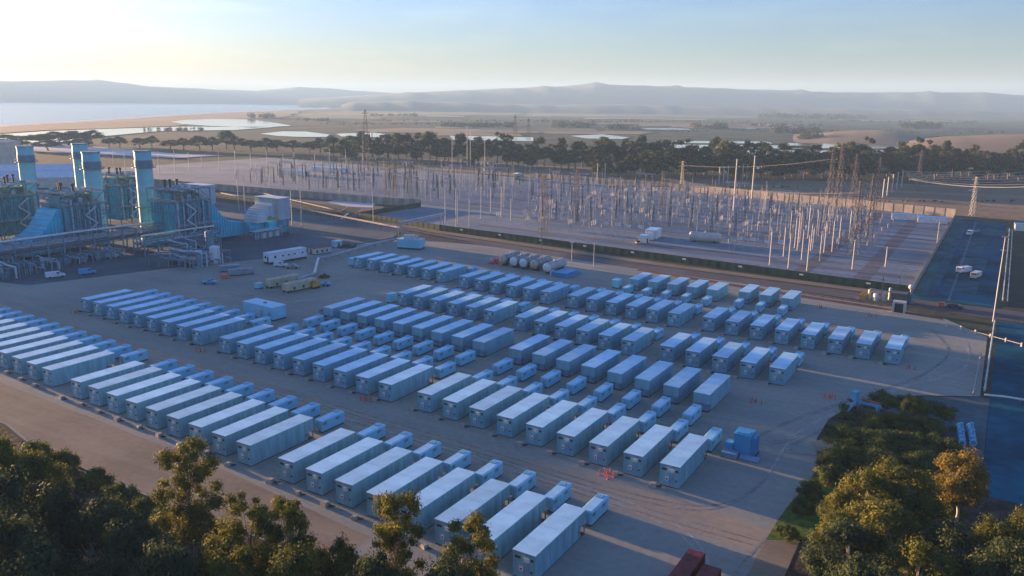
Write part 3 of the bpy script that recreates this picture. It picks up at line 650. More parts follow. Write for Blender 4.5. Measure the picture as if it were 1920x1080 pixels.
wbox('waste_bin', 'small pale blue bin left of the tan tanks', 'bin', *at(486, 541)[:2], 1.9, 2.4, 1.9, M['skid'], M['filter'])
vehicle('utility_cart', 'small blue and dark cart right of the tan tanks', 'cart', *at(611, 536)[:2], -1.0, M['bluem'], 3.6, 1.8, 'pickup')
heap('scrub_bush', 'round dark scrub bush on gravel beside the pipe bend', 'bush', *at(608, 520)[:2], 1.9, 1.5, M['leafD'], 5, 60)

# long pipe on stands through the yard
def pipeline(name, lab, pts, r, m, stand=6.0, cat='pipeline', group=None, sm=None):
    t = thing(name, lab, cat, (pts[0][0], pts[0][1], 0), 0, group)
    o = Vector((pts[0][0], pts[0][1], 0)); q = [Vector(p) - o for p in pts]
    b = MB(); b.path(q, r); b.build('pipe', m, t)
    for a, c in zip(q, q[1:]):
        d = (c - a); L = Vector((d.x, d.y, 0)).length
        if L < stand * .8: continue
        for k in range(1, int(L / stand) + 1):
            p = a + d * ((k - .5) / int(L / stand))
            if p.z - r < .25: continue
            s = MB(); s.box(p.x - .12, p.x + .12, p.y - .12, p.y + .12, 0, p.z - r)
            s.box(p.x - .5, p.x + .5, p.y - .15, p.y + .15, p.z - r - .15, p.z - r - .002)
            s.build('pipe_stand', sm or M['steelb'], t)
    return t
def A3(px, py, z): p = at(px, py, z); return (p.x, p.y, z)
pipeline('overground_pipe', 'pale fat pipe bending between the tan tanks and the trailer', [A3(556, 524, 1.6), A3(590, 513, 1.6), A3(597, 485, 1.6), A3(625, 479, 1.6), A3(680, 463, 1.6), A3(742, 448, 1.6)], .62, M['pipe'])
t = wbox('compressor_module', 'grey blue compressor module on a platform at the bend of the road', 'compressor', *at(771, 466)[:2], 5.6, 11, 4.4, M['skid'], M['filter'], rz=-pi / 2 + .25, skirt=.8)
for k in range(4):
    m = MB(); m.cyl((-1 + .4 * (k % 2), -3 + k * 1.9, 4.53), (-1 + .4 * (k % 2), -3 + k * 1.9, 5.9), .65, n=12); m.build('fan', M['pipe'], t)
m = MB(); m.box(1.2, 2.4, -2.5, 2.5, 4.53, 6.4); m.build('exhaust_box', M['filter'], t)
m = MB(); m.box(-5.0, -2.9, -4.5, -3, .6, 3.2); m.build('control_cabinet', M['skid'], t)
# pipe bridge over the road
def bridge(name, lab, a, b, z, w=2.0, legs=((0, 1)), m=None, pipes=2):
    t = thing(name, lab, 'pipe bridge', (a[0], a[1], 0)); d = Vector((b[0] - a[0], b[1] - a[1], 0)); L = d.length; d.normalize(); n = Vector((-d.y, d.x, 0))
    for f in legs:
        p = d * L * f; q = MB()
        for s in (-1, 1): q.bar(p + n * s * w / 2, p + n * s * w / 2 + Vector((0, 0, z)), .35)
        q.bar(p - n * w / 2 + Vector((0, 0, z * .5)), p + n * w / 2 + Vector((0, 0, z)), .15); q.bar(p - n * w / 2 + Vector((0, 0, z)), p + n * w / 2 + Vector((0, 0, z)), .25); q.build('support_frame', M['pole'], t)
    q = MB()
    for s in (-1, 1): q.bar(n * s * w / 2 + Vector((0, 0, z)), n * s * w / 2 + d * L + Vector((0, 0, z)), .3, .5)
    k = 0
    while k < L - 2: q.bar(n * w / 2 + d * k + Vector((0, 0, z)), -n * w / 2 + d * (k + 2) + Vector((0, 0, z)), .15); k += 2
    q.build('truss', M['pole'], t)
    for i in range(pipes):
        q = MB(); q.cyl(n * (i - pipes / 2 + .5) * .9 + Vector((0, 0, z + .65)), n * (i - pipes / 2 + .5) * .9 + d * L + Vector((0, 0, z + .65)), .38, n=10); q.build('pipe', m or M['pipe'], t)
    return t
pa, pb = at(748, 445), at(832, 425)
bridge('pipe_bridge', 'pale pipe bridge crossing the access road on two tall legs', pa, pb, 6.2, legs=(0.02, .96))
pa, pb = at(640, 412), at(748, 437)
pipeline('overground_pipe', 'long low pipe beside the access road left of the bridge', [A3(415, 362, 2.5), A3(520, 382, 2.5), A3(640, 406, 2.5), A3(750, 427, 2.5)], .5, M['conc'])
pipeline('overground_pipe', 'thin pale pipe below the precast wall behind the plant', [A3(412, 350, 1.5), A3(470, 357, 1.5), A3(640, 396, 1.5), A3(652, 388, 1.5)], .3, M['conc'])
pipeline('overground_pipe', 'short bright pipe at the road corner before the green fence', [A3(640, 410, 1.0), A3(653, 400, 3.5)], .45, M['light'])

# horizontal tanks
def htank(name, lab, x, y, r, l, rz=0, m=None, mh=None, z=None, group='row of horizontal gas tanks on saddles'):
    t = thing(name, lab, 'storage tank', (x, y, 0), rz, group); z = z or r + 1.0
    b = MB(); b.cyl((0, 0, z), (0, l, z), r, n=20); b.build('shell', m or M['tank'], t)
    for yy, s in ((0, -1), (l, 1)):
        b = MB(); b.ball((0, yy, z), r * .995, 16, 8, 1, .5, 1); b.build('end_cap', mh or M['tankhead'], t)
    for yy in (l * .15, l * .85):
        b = MB(); b.box(-r * .8, r * .8, yy - .25, yy + .25, 0, z - r * .55); b.build('saddle', M['dark'], t)
    b = MB(); b.cyl((0, l * .5, z + r - .05), (0, l * .5, z + r + .5), .3, n=10); b.build('manway', m or M['tank'], t)
    return t
for k, (px, py) in enumerate([(943, 499), (963, 503), (981, 506), (1001, 509), (1025, 515)]):
    p = at(px, py)
    htank('gas_tank', ['tan ended grey gas tank, leftmost of five in a row', 'white ended gas tank, second from left of five', 'pale ended gas tank, middle of the five in a row', 'brown ended gas tank, fourth from left of five', 'pale grey gas tank, rightmost of five beside blue pallet stack'][k], p.x, p.y, 1.75, 13 if k == 4 else 11.5, .0, M['pole'] if k == 4 else None, [M['tankhead'], M['light'], M['light'], M['tankhead'], M['light']][k])
t = thing('pump_skid', 'red and white pump skid left of the gas tanks', 'pump skid', (*at(925, 494)[:2], 0))
m = MB(); m.box(-2, 2, -1.5, 1.5, .25, .5); m.build('skid', M['red'], t)
m = MB(); m.cyl((-1.4, 0, 1.3), (.6, 0, 1.3), .65, n=12); m.build('pump', M['cream'], t)
m = MB(); m.box(.8, 1.9, -1, 1, .502, 2.2); m.build('motor', M['red'], t)
pq = at(1048, 520)
t = thing('pallet_stack', 'flat stack of blue steel frames at the right end of the tanks', 'steel stack', (pq.x, pq.y, 0), 0)
m = MB()
for k in range(5): m.box(-3.2 + .1 * k, 3.2, 0, 12 - k * .6, .05 + k * .35, .3 + k * .35)
m.build('steel_frames', M['bluem'], t)
m = MB(); m.box(-3.9, -3.3, 0, 2.5, 0, 2.0); m.build('end_panel', M['filter'], t)

# dark blue transformer by the yard corner
t = thing('blue_transformer', 'bright blue transformer cabinet with skid and ramp on open gravel at right', 'transformer', (-36.6, 143.4, 0), 0)
m = MB(); m.box(-1.2, 1.8, .2, 3.6, .25, 4.2); m.build('cabinet', M['bluem'], t)
m = MB(); m.box(-1.3, 1.9, .1, 3.7, 4.202, 4.32); m.box(-.9, 1.5, .5, 2.0, 4.321, 4.5); m.build('roof', M['bluem'], t)
m = MB(); m.box(1.81, 2.6, .8, 3.4, .3, 3.7)
for k in range(7): m.box(2.601, 2.75, .9 + k * .36, 1.05 + k * .36, .5, 3.5)
m.build('radiator', M['bluem'], t)
m = MB(); m.box(-2.6, -1.22, -.4, 1.3, .25, 2.4); m.build('control_box', M['bluem'], t)
m = MB(); m.box(-2.8, 0, -2.2, -.42, .1, 1.1); m.build('battery_box', M['door'], t)
m = MB(); m.prism([(-1.4, .08), (.16, .08), (.16, .55), (-1.4, .25)], .3, 3.9); m.build('ramp', M['door'], t)
m = MB(); m.box(-2.9, 2.8, -.38, 3.8, .02, .24); m.build('skid', M['dark'], t)

# red shipping containers
def ship(name, lab, x, y, rz, L=12.2):
    t = thing(name, lab, 'shipping container', (x, y, 0), rz, 'red shipping containers at the bottom edge')
    b = MB(); b.box(.04, 2.40, .04, L - .04, .15, 2.55)
    for k in range(int(L / .45)):
        yy = .3 + k * .45
        b.box(-.01, .038, yy, yy + .2, .3, 2.4); b.box(2.402, 2.45, yy, yy + .2, .3, 2.4); b.box(.2, 2.24, yy, yy + .2, 2.552, 2.575)
    b.build('body', M['redcon'], t)
    f = MB()
    for x_ in (-.02, 2.34):
        f.bar((x_ + .06, 0, .1), (x_ + .06, L, .1), .12, .18)
        for yy in (.06, L - .06): f.bar((x_ + .06, yy, .2), (x_ + .06, yy, 2.6), .14)
    f.build('frame', M['redcon'], t)
    for k in range(2):
        d = MB(); d.box(.12 + k * 1.1, 1.16 + k * 1.1, L - .039, L + .01, .25, 2.45); dd = d.build('door', M['redcon'], t)
        h = MB(); h.cyl((.7 + k * 1.0, L + .05, .3), (.7 + k * 1.0, L + .05, 2.4), .03, n=6); h.build('lock_rod', M['mid'], dd)
    return t
pr = at(1322, 1037, 2.6)
ship('shipping_container', 'red shipping container with orange lit top, left one at bottom edge', pr.x - 2.4, pr.y - 12.2, 0)
pr = at(1352, 1066, 2.6)
ship('shipping_container', 'short dark red shipping container, right one at bottom edge', pr.x - 2.4, pr.y - 12.2, 0)

# culvert mouth, pipe heads and gate structures
t = thing('culvert_mouth', 'square cream concrete culvert mouth with black opening by the road', 'culvert', (*at(1684, 586)[:2], 0), 0)
m = MB(); m.box(-1.9, -1.3, 0, 3, 0, 2.9); m.box(1.3, 1.9, 0, 3, 0, 2.9); m.box(-1.9, 1.9, 0, 3, 2.902, 3.4); m.build('frame', M['cream'], t)
m = MB(); m.box(-1.29, 1.29, 1.2, 2.9, .02, 2.9); m.build('opening', M['dark'], t)
t = thing('pump_station', 'cluttered brown pump station with pipes and white dome beside the gate', 'pump station', (*at(1683, 570)[:2], 0), 0)
m = MB(); m.box(-2.5, 2.5, 1, 5, 0, 3.4); m.build('housing', M['brown'], t)
for k, (x_, y_, r_, h_) in enumerate([(-4.5, 2, .7, 2.6), (-7, 1.5, .9, 2.0), (-9, 2, .6, 3.2), (3.5, 3, .8, 3.0), (-3, 4, .5, 4.2)]):
    m = MB(); m.cyl((x_, y_, 0), (x_, y_, h_), r_, n=12); m.ball((x_, y_, h_), r_, 12, 6, 1, 1, .5); m.build('vessel', [M['cream'], M['light'], M['tan'], M['steelb'], M['pipe']][k], t)
m = MB(); m.ball((3, 5, 5.2), .8, 12, 8); m.cyl((3, 5, 3.4), (3, 5, 4.8), .12, n=6); m.build('dome', M['white'], t)
m = MB(); m.path([(-9, 2, 2.5), (-9, 3.5, 3.4), (-2.5, 3.5, 3.0)], .2); m.path([(-7, 1.5, 1.2), (-7, -.5, 1.2), (-2, -.5, 1.0), (-2, 1, 1.0)], .18); m.build('pipe', M['pipe'], t)
m = MB(); m.box(-12, -10, 1, 3, 0, 1.5); m.box(-11.6, -10.4, 1.4, 2.4, 1.502, 2.1); m.build('generator', M['yellow'], t)
m = MB(); m.bar((-5.5, 3, 0), (-5.5, 3, 8), .25); m.bar((-6.3, 3, 7), (-4.7, 3, 7), .15); m.build('post', M['wood'], t)
p = at(1688, 545)
t = thing('gantry_frame', 'cream right-angled gantry post at the corner of the green fence', 'gantry', (p.x, p.y, 0), 0)
h = 8.2
m = MB(); m.bar((0, 0, 0), (0, 0, h), .55); m.build('post', M['cream'], t); m = MB(); m.bar((-.27, 0, h - .3), (5, 0, h - .3), .45); m.bar((0, 0, h - 2), (1.8, 0, h - .5), .2); m.build('arm', M['cream'], t)
p = at(1622, 778)
t = thing('steel_trestle', 'blue steel pipe trestle at the top edge of the bushes', 'trestle', (p.x, p.y, 0), -.2)
for x_ in (-2.2, 2.2):
    m = MB(); m.bar((x_ * 1.4, -2.5, 0), (x_, -.02, 2.55), .3); m.build('leg', M['bluem'], t)
    m = MB(); m.bar((x_, 2, 0), (x_, .9, 2.0), .3); m.build('leg', M['bluem'], t)
m = MB(); m.bar((-3, 0, 2.7), (3, 0, 2.7), .35); m.bar((-3, .9, 2.0), (3, .9, 2.0), .25); m.build('beam', M['bluem'], t)
m = MB(); m.box(-3.2, -2.0, -.5, 1.2, 2.9, 4.6); m.build('valve_box', M['bluem'], t)
m = MB(); m.cyl((-1, .4, 3.1), (2.6, .4, 3.1), .22, n=8); m.build('pipe', M['red'], t)
for px_, lab in ((1802, 'blue valve stack nearest the golden tree, left of the pair'), (1822, 'blue valve stack on dark paving, right of the pair')):
    a = at(px_, 828); t = thing('valve_assembly', lab, 'valve assembly', (a.x, a.y, 0), .1, 'pair of blue valve assemblies')
    m = MB(); m.cyl((0, -3, .9), (0, 6.5, .9), .42, n=12); m.build('pipe', M['bluem'], t)
    for k in range(5):
        m = MB(); m.cyl((0, -3 + k * 2.3, .9), (0, -2.75 + k * 2.3, .9), .68, n=14); m.build('flange', M['skid'], t)
    for k in range(2):
        m = MB(); m.cyl((0, 0 + k * 4, 1.3), (0, 0 + k * 4, 2.4), .12, n=6); m.cyl((0, k * 4, 2.4), (0, k * 4, 2.5), .4, n=12); m.build('hand_wheel', M['bluem'], t)
    for k in range(2):
        m = MB(); m.box(-.3, .3, -1.5 + k * 5, -1.1 + k * 5, 0, .5); m.build('support', M['conc'], t)
pipeline('overground_pipe', 'fat pale pipe running beside the right edge of the yard', [(1.2, 206, 1.2), (1.4, 240, 1.6), (1.6, 276, 2.0)], .22, M['pipe'])
pipeline('overground_pipe', 'thinner pale pipe just left of the fat pipe at the yard edge', [(-.9, 203, .9), (-.6, 238, 1.2)], .18, M['conc'])
pipeline('overground_pipe', 'thin pale pipe crossing the dark paving towards the right edge', [(1.3, 204, .9), (5.2, 205, .9), (30, 206, .9)], .25, M['light'])
pipeline('overground_pipe', 'double pale pipe along the right side of the car park', [(3.2, 310, 1.2), (3.4, 420, 1.2), (3.4, 502, 1.2)], .2, M['pipe'], 12)
pipeline('overground_pipe', 'second thinner pipe right of the double pipe at the dark field', [(4.6, 312, .8), (4.8, 420, .8), (4.8, 500, .8)], .16, M['pipe'], 12)

# concrete edging, jersey kerb with posts along the road
def fence_line(name, lab, cat, a, b, h, m, pm, gap=3.0, th=.12, post=.16, z0=.05, group=None, top=0, alt=None):
    t = thing(name, lab, cat, (a[0], a[1], 0), atan2(b[1] - a[1], b[0] - a[0]), group); L = sqrt((b[0] - a[0]) ** 2 + (b[1] - a[1]) ** 2); n = max(1, round(L / gap)); s = L / n
    q = MB(); q2 = MB()
    for i in range(n):
        (q2 if alt and i % 2 else q).box(i * s + post / 2 + .01, (i + 1) * s - post / 2 - .01, -th / 2, th / 2, z0, h)
    q.build('panels', m, t)
    if alt: q2.build('darker_panels', alt, t)
    q = MB()
    for i in range(n + 1): q.box(i * s - post / 2, i * s + post / 2, -post / 2 - th * .2, post / 2 + th * .2, 0, h + top)
    q.build('fence_posts', pm, t)['kind'] = 'stuff'
    return t
fence_line('green_fence', 'long dark green mesh fence along the near side of the substation', 'fence', (-241.8, 330.6), (-24.2, 309.3), 2.9, M['green'], M['green'], 4, .1, top=.1)
fence_line('green_fence', 'dark green fence left of the substation corner, beside blue paving', 'fence', (-306, 341.5), (-242, 330.8), 2.9, M['green'], M['green'], 4, .1, top=.1)
fence_line('green_fence', 'green fence running away from the road corner to the precast wall', 'fence', (-306, 342), (-306, 399), 2.9, M['green'], M['green'], 4, .1, top=.1)
fence_line('wire_fence', 'pale mesh fence running away between substation and car park', 'fence', (-24, 309.5), (-24.3, 543.5), 2.6, M['walld'], M['pole'], 5, .04, .12, .3, top=.25)
fence_line('precast_wall', 'tan precast panel wall behind the right half of the substation', 'wall', (-24.6, 544.3), (-198, 586), 5.0, M['wall'], M['walld'], 6, .25, .4, 0, alt=M['walld'])
fence_line('precast_wall', 'tan precast panel wall behind the left half of the substation', 'wall', (-198, 586.2), (-344, 605), 5.0, M['wall'], M['walld'], 6, .25, .4, 0, alt=M['walld'])
fence_line('precast_wall', 'long tan striped wall running behind the power plant', 'wall', (-560, 383), (-325, 395.5), 4.6, M['wall'], M['walld'], 4, .25, .4, 0, alt=M['walld'])
fence_line('precast_wall', 'short tan wall turning from the striped wall to the green fence', 'wall', (-324.6, 395.8), (-307, 400), 4.6, M['wall'], M['walld'], 4, .25, .4, 0, alt=M['walld'])
for k in range(6):
    p = at(415 + 0 * k, 0) if 0 else None
q0, q1 = at(1775, 612), at(1915, 650)
fence_line('guard_rail', 'cream posts and rail along the near edge of the road at right', 'guard rail', (q0.x, q0.y), (q1.x, q1.y), .8, M['conc'], M['cream'], 4.5, .06, .35, .62, top=.5)
fence_line('wire_fence', 'low brown wire fence along the rusty verge behind the rear row', 'fence', (-58, 284.5), (-27, 280), 1.3, M['brown'], M['brown'], 3, .02, .08, .9, top=.1)
# little signs on the green fence
for k in range(9):
    f = (k + .6) / 9.2; x = -241.8 + 217.6 * f; y = 330.6 - 21.3 * f
    m = MB(); m.box(-.75, .75, -.14, -.10, 1.55, 2.15)
    for j in range(3): m.box(-.6 + j * .45, -.3 + j * .45, -.15, -.141, 1.8, 1.92)
    o = tag(m.build('fence_sign', M['light']), f"small pale sign on the long green fence, {ordn(k)} from its left end", 'sign', 'small signs on the green fence'); o.location = (x, y, 0); o.rotation_euler = (0, 0, -.0976)
# signs near left fence end
# ------------------------------------------------------------------ vehicles right
vehicle('parked_truck', 'white utility truck on the car park, left of two near the middle', 'truck', *at(1806, 512)[:2], 2.6, M['white'], 6.5, 2.3, 'truck', 'utility trucks on the blue car park')
vehicle('parked_truck', 'white and tan utility truck, right of two near the middle of car park', 'truck', *at(1829, 522)[:2], 2.9, M['cream'], 6.5, 2.3, 'truck', 'utility trucks on the blue car park')
vehicle('parked_van', 'white van at the far end of the blue car park', 'van', *at(1818, 440)[:2], 3.0, M['white'], 6.5, 2.3, 'van')
vehicle('parked_pickup', 'dark blue pickup beside the white van at far end of car park', 'pickup', *at(1830, 436)[:2], 2.9, M['door'], kind='pickup')
vehicle('black_car', 'black car standing across the road below the car park', 'car', *at(1791, 578)[:2], -pi / 2 - .1, M['dark'], 5.0, 1.95, 'car')
wbox('barrier_block', 'small red barrier block left of the black car', 'barrier', *at(1765, 574)[:2], 1.6, 1.2, 1.2, M['orange'], M['red'], skirt=.2)

# ------------------------------------------------------------------ power plant
def stack(lab, x, y, H=40.0):
    t = thing('exhaust_stack', lab, 'exhaust stack', (x, y, 0), 0, 'exhaust stacks of the power plant')
    R = 3.6; n = 20
    b = MB()
    segs = [0, 6, 11.5, 17, 22.2, 27.4, 32.2, H]
    for a, c in zip(segs, segs[1:]): b.cyl((0, 0, a + .06), (0, 0, c - .06), R, R, n, cap=False)
    b.cyl((0, 0, 0), (0, 0, H - .3), R - .05, R - .05, n)
    b.build('shell', M['stack'], t)
    for z in (H - 7.6, 15.2):
        r = MB(); r.cyl((0, 0, z), (0, 0, z + .3), R + 1.3, R + 1.3, n)
        for i in range(n):
            q = 2 * pi * i / n; r.bar(((R + 1.25) * cos(q), (R + 1.25) * sin(q), z + .3), ((R + 1.25) * cos(q), (R + 1.25) * sin(q), z + 1.4), .1)
            q2 = 2 * pi * (i + 1) / n; r.bar(((R + 1.25) * cos(q), (R + 1.25) * sin(q), z + 1.4), ((R + 1.25) * cos(q2), (R + 1.25) * sin(q2), z + 1.4), .1)
        r.build('platform', M['steelb'], t)
    r = MB(); r.cyl((0, 0, H - 7.2), (0, 0, H - 4.2), R + .18, R + .18, n); r.build('band', mat('stack_band', (.15, .24, .30), .6) if 'stack_band' not in bpy.data.materials else bpy.data.materials['stack_band'], t)
    r = MB(); r.cyl((0, 0, H - .6), (0, 0, H), R + .2, R + .2, n); r.build('rim', M['steelb'], t)
    l = MB()
    for s in (-.4, .4): l.bar((-R - .35, s, 0), (-R - .35, s, H - 1), .1)
    for k in range(int(H / 1.2)): l.bar((-R - .35, -.4, .6 + k * 1.2), (-R - .35, .4, .6 + k * 1.2), .08)
    l.build('ladder', M['cream'], t)
    return t
def frame_mb(x0, x1, y0, y1, z0, z1, nx, ny, nz, w=.35, diag=True):
    b = MB(); xs = [x0 + (x1 - x0) * i / nx for i in range(nx + 1)]; ys = [y0 + (y1 - y0) * i / ny for i in range(ny + 1)]; zs = [z0 + (z1 - z0) * i / nz for i in range(nz + 1)]
    for x in xs:
        for y in ys: b.bar((x, y, z0), (x, y, z1), w)
    for z in zs[1:]:
        for x in xs: b.bar((x, y0, z), (x, y1, z), w * .8)
        for y in ys: b.bar((x0, y, z), (x1, y, z), w * .8)
    if diag:
        for i in range(ny):
            for k in range(nz):
                if (i + k) % 2: b.bar((x1, ys[i], zs[k]), (x1, ys[i + 1], zs[k + 1]), w * .6)
                else: b.bar((x1, ys[i + 1], zs[k]), (x1, ys[i], zs[k + 1]), w * .6)
    return b
def boiler(lab, x, y, sy, seed):
    """heat recovery boiler: casing along +y*sy, width to -x"""
    t = thing('boiler_block', lab, 'boiler', (x, y, 0), 0, 'heat recovery boilers of the power plant'); t.scale = (1, sy, 1)
    r = random.Random(seed); L = 16.5; W = 16; H = 19.2
    b = MB(); b.box(-W, 0, 0, L, 2.5, H); b.build('casing', M['cyan'], t)
    b = MB()
    k = 0; yy = .3
    while yy < L - .3:
        w = r.choice([.3, .45, .6, .9]); d = r.uniform(.25, 1.1); b.box(.002, d, yy, yy + w, 2.6, H - r.uniform(0, 3)); yy += w + r.uniform(.3, 1.3)
    for k in range(8): xx = -W + 1 + k * 1.9; b.box(xx, xx + .4, -.5, -.002, 2.6, H - .3); b.box(xx, xx + .4, L + .002, L + .5, 2.6, H - .3)
    b.build('buckstays', M['cyan2'], t)
    for k in range(7):
        q = MB(); yy = 1.0 + k * 2.6 + r.uniform(-.4, .4); z1 = H + r.uniform(-1, 3); q.path([(1.5, yy, 3), (1.5, yy, z1), (-2, yy, z1 + .8)], r.uniform(.22, .42)); q.build('downcomer', r.choice([M['pipe'], M['cyan2'], M['filter']]), t)
    f = frame_mb(-W - .6, 2.2, -.8, L + .8, 0, H + 6.0, 2, 3, 5, .38); f.build('steel_frame', M['steelb'], t)
    p = MB(); p.box(-W - 1, 2.6, -1.2, L + 1.2, H + .4, H + .55); p.box(-W - 1, 2.6, -1.2, L + 1.2, H + 5.6, H + 5.7); p.box(.9, 3.4, -1, L + 1, 9.0, 9.12); p.build('platform', M['steelb'], t)
    q = MB(); q.box(-W + 3, -4, 1.5, L - 1.5, H + .56, H + 4.2)  # solid mass among the rooftop clutter, added to block the low sun
    for k in range(6): q.box(-3.998, -3.6, 2 + k * 2.3, 2.5 + k * 2.3, H + .6, H + 4)
    q.build('clutter_shade_mass', M['cyan2'], t)
    rl = MB()
    for z in (H + .55, H + 5.7, 9.12):
        xa = 2.5 if z > 10 else 3.3
        for h in (.5, 1.1): rl.bar((xa, -1.1, z + h), (xa, L + 1.1, z + h), .09)
        for k in range(14): rl.bar((xa, -1.1 + k * 1.6, z), (xa, -1.1 + k * 1.6, z + 1.1), .09)
        if z > 10:
            for h in (.5, 1.1): rl.bar((-W, -1.1, z + h), (xa, -1.1, z + h), .09)
    rl.build('railing', M['filter'], t)
    for k, (yy, rr) in enumerate(((3.5, 1.0), (8.5, 1.15), (14, .9))):
        q = MB(); q.cyl((-W + 1, yy, H + 2.4), (-.5, yy, H + 2.4), rr, n=14); q.ball((-.5, yy, H + 2.4), rr, 12, 6, .5, 1, 1); q.build('steam_drum', [M['copper'], M['filter'], M['pipe']][k], t)
    for k in range(16):
        q = [(-W + r.uniform(1, W), r.uniform(.5, L - .5), H + r.uniform(.8, 2))]
        for s in range(3):
            a = q[-1]; d = r.choice([0, 1, 2]); q.append((a[0] + (r.uniform(-4, 4) if d == 0 else 0), a[1] + (r.uniform(-4, 4) if d == 1 else 0), min(H + 7, max(H + .7, a[2] + (r.uniform(-2, 4) if d == 2 else 0)))))
        m = MB(); m.path(q, r.uniform(.12, .35), 7); m.build('pipework', r.choice([M['copper'], M['pipe'], M['filter'], M['brown'], M['cream']]), t)
    for k in range(3):
        q = MB(); xx, yy = -r.uniform(2, 12), r.uniform(2, L - 2); q.cyl((xx, yy, H + 5.7), (xx, yy, H + 8.6), .45, n=10); q.cyl((xx, yy, H + 8.6), (xx, yy, H + 9.4), .7, n=10); q.build('silencer', M['dark'], t)
    for k in range(5):
        q = MB(); xx, yy = -r.uniform(0, 14), r.uniform(1, L - 2); q.box(xx, xx + 1.5, yy, yy + 1.4, H + 5.72, H + 7.2); q.build('rooftop_box', r.choice([M['filter'], M['cream'], M['cyan2']]), t)
    st = MB()
    for k in range(5):
        z0 = 1 + k * 3.6; ya, yb = (4, 9) if k % 2 else (9, 4); st.bar((3.0, ya, z0), (3.0, yb, z0 + 3.6), .25, .5)
    st.build('staircase', M['filter'], t)
    # transition duct
    yE = L + .6
    PT = [(0, H - .8), (2.5, H - 1.2), (7, H - 7.5), (10.5, H - 10.5), (14, 7.2), (19, 6.8)]
    prof = [(yE, 1.2)] + [(yE + q_, z_) for q_, z_ in PT] + [(yE + 19, 1.2)]
    b = MB(); b.prism(prof, -13, 0); b.build('transition_duct', M['cyan'], t)
    b = MB()
    for k in range(13):
        q_ = .7 + k * 1.45; yy = yE + q_
        for (qa, za), (qb, zb) in zip(PT, PT[1:]):
            if qa <= q_ <= qb: zt = za + (zb - za) * (q_ - qa) / (qb - qa)
        b.box(.002, .55, yy - .16, yy + .16, 1.3, zt + .35); b.box(-13, .002, yy - .14, yy + .14, zt - .1, zt + .45)
    b.build('duct_ribs', mat('bright_blue_cladding', (.02, .58, .76), .45, var=.15, scale=.3) if 'bright_blue_cladding' not in bpy.data.materials else bpy.data.materials['bright_blue_cladding'], t)
    return t
def turbine(lab, x, y, sy, white=1):
    t = thing('gas_turbine', lab, 'gas turbine', (x, y, 0), 0, 'gas turbines with air intake houses'); t.scale = (1, sy, 1)
    b = MB(); b.cyl((-7.5, 0, 4.2), (-7.5, 9, 4.2), 2.8, 2.4, 18); b.box(-12, -2, 9.2, 14, .8, 6.5); b.build('turbine_casing', M['cyan'], t)
    b = MB(); b.box(-12, -3.2, 15, 22, .5, 6.2); b.build('generator', M['cyan2'], t)
    outer = []; inner = []
    for k in range(9):
        a = pi / 2 * k / 8
        outer.append((3 + (1 - cos(a)) * 8, 6.6 + 7.4 * sin(a))); inner.append((8 + (1 - cos(a)) * 3, 6.6 + 2.6 * sin(a)))
    b = MB(); b.prism(outer + inner[::-1], -12, -3); b.build('inlet_duct', M['filter'], t)
    b = MB()
    for (yy, z) in outer: b.bar((-12.1, yy, z + .12), (-2.9, yy, z + .12), .35)
    b.build('duct_ribs', M['cream'], t)
    b = MB(); b.prism([(11, 9.2), (14, 8.0), (14, 15.5), (11, 14.0)], -12.5, -2.5); b.build('intake_plenum', M['filter'], t)
    b = MB(); b.box(-16, 0, 14, 21, 7.2, 17.2)
    for k in range(10): b.box(.002, .25, 14.3 + k * .7, 14.5 + k * .7, 7.4, 17.0)
    b.build('filter_house', M['filter'], t)
    b = MB(); b.box(-15.8, -.2, 13.7, 13.998, 7.6, 16.9)
    for k in range(7): b.box(-15.8 + k * 2.5, -15.5 + k * 2.5, 13.5, 13.7, 7.6, 16.9)
    b.build('filter_panels', M['cream'], t)
    b = MB(); b.box(-16.3, .3, 13.4, 21.3, 17.202, 17.5); b.build('roof', M['white'], t)
    for xx in (-15, -8, -1):
        for yy in (14.6, 20.4):
            m = MB(); m.bar((xx, yy, 0), (xx, yy, 7.2), .5); m.build('leg', M['steelb'], t)
    b = MB()
    for xx in (-15, -1): b.bar((xx, 14.6, .5), (xx, 20.4, 7), .2); b.bar((xx, 20.4, .5), (xx, 14.6, 7), .2)
    b.bar((-15, 14.6, 3.6), (-1, 14.6, 3.6), .3); b.bar((-15, 20.4, 3.6), (-1, 20.4, 3.6), .3); b.build('bracing', M['steelb'], t)
    b = MB(); b.box(-1.9, 2.6, -3, 13, 3.6, 3.75)
    for k in range(11): b.bar((2.5, -3 + k * 1.6, 3.75), (2.5, -3 + k * 1.6, 4.9), .1); b.bar((2.3, -3 + k * 1.6, 0), (2.3, -3 + k * 1.6, 3.6), .18)
    b.bar((2.5, -3, 4.9), (2.5, 13, 4.9), .12); b.bar((2.5, -3, 4.3), (2.5, 13, 4.3), .1); b.build('walkway', M['filter'], t)
    for k in range(4):
        m = MB(); m.box(-1.0, 1.3, -2 + k * 4.0, 0 + k * 4.0, 0, 2.6); m.build('auxiliary_cabinet', [M['steelb'], M['white'], M['filter'], M['white']][k], t)
    return t
UA = -316; UB = -330
stack('tall blue grey exhaust stack, rightmost of the four', -333, 231.5, 40.5)
stack('tall blue grey exhaust stack rising from the nearest left boiler', -342.5, 213, 40.5)
stack('tall exhaust stack standing furthest left behind the boilers', -402, 217.5, 40.5)
stack('exhaust stack partly hidden behind the near left stack', -406, 247, 40.5)
boiler('blue ribbed boiler right of the rightmost stack, sloping duct to the right', -306, 225.5, 1, 1)
boiler('blue ribbed boiler at left with bright sloping duct to the left edge', -330, 207.5, -1, 2)
boiler('dark blue boiler block behind, between the two right stacks', -384, 251, 1, 3)
boiler('blue boiler block at the left edge behind the near boiler', -380, 207, -1, 4)
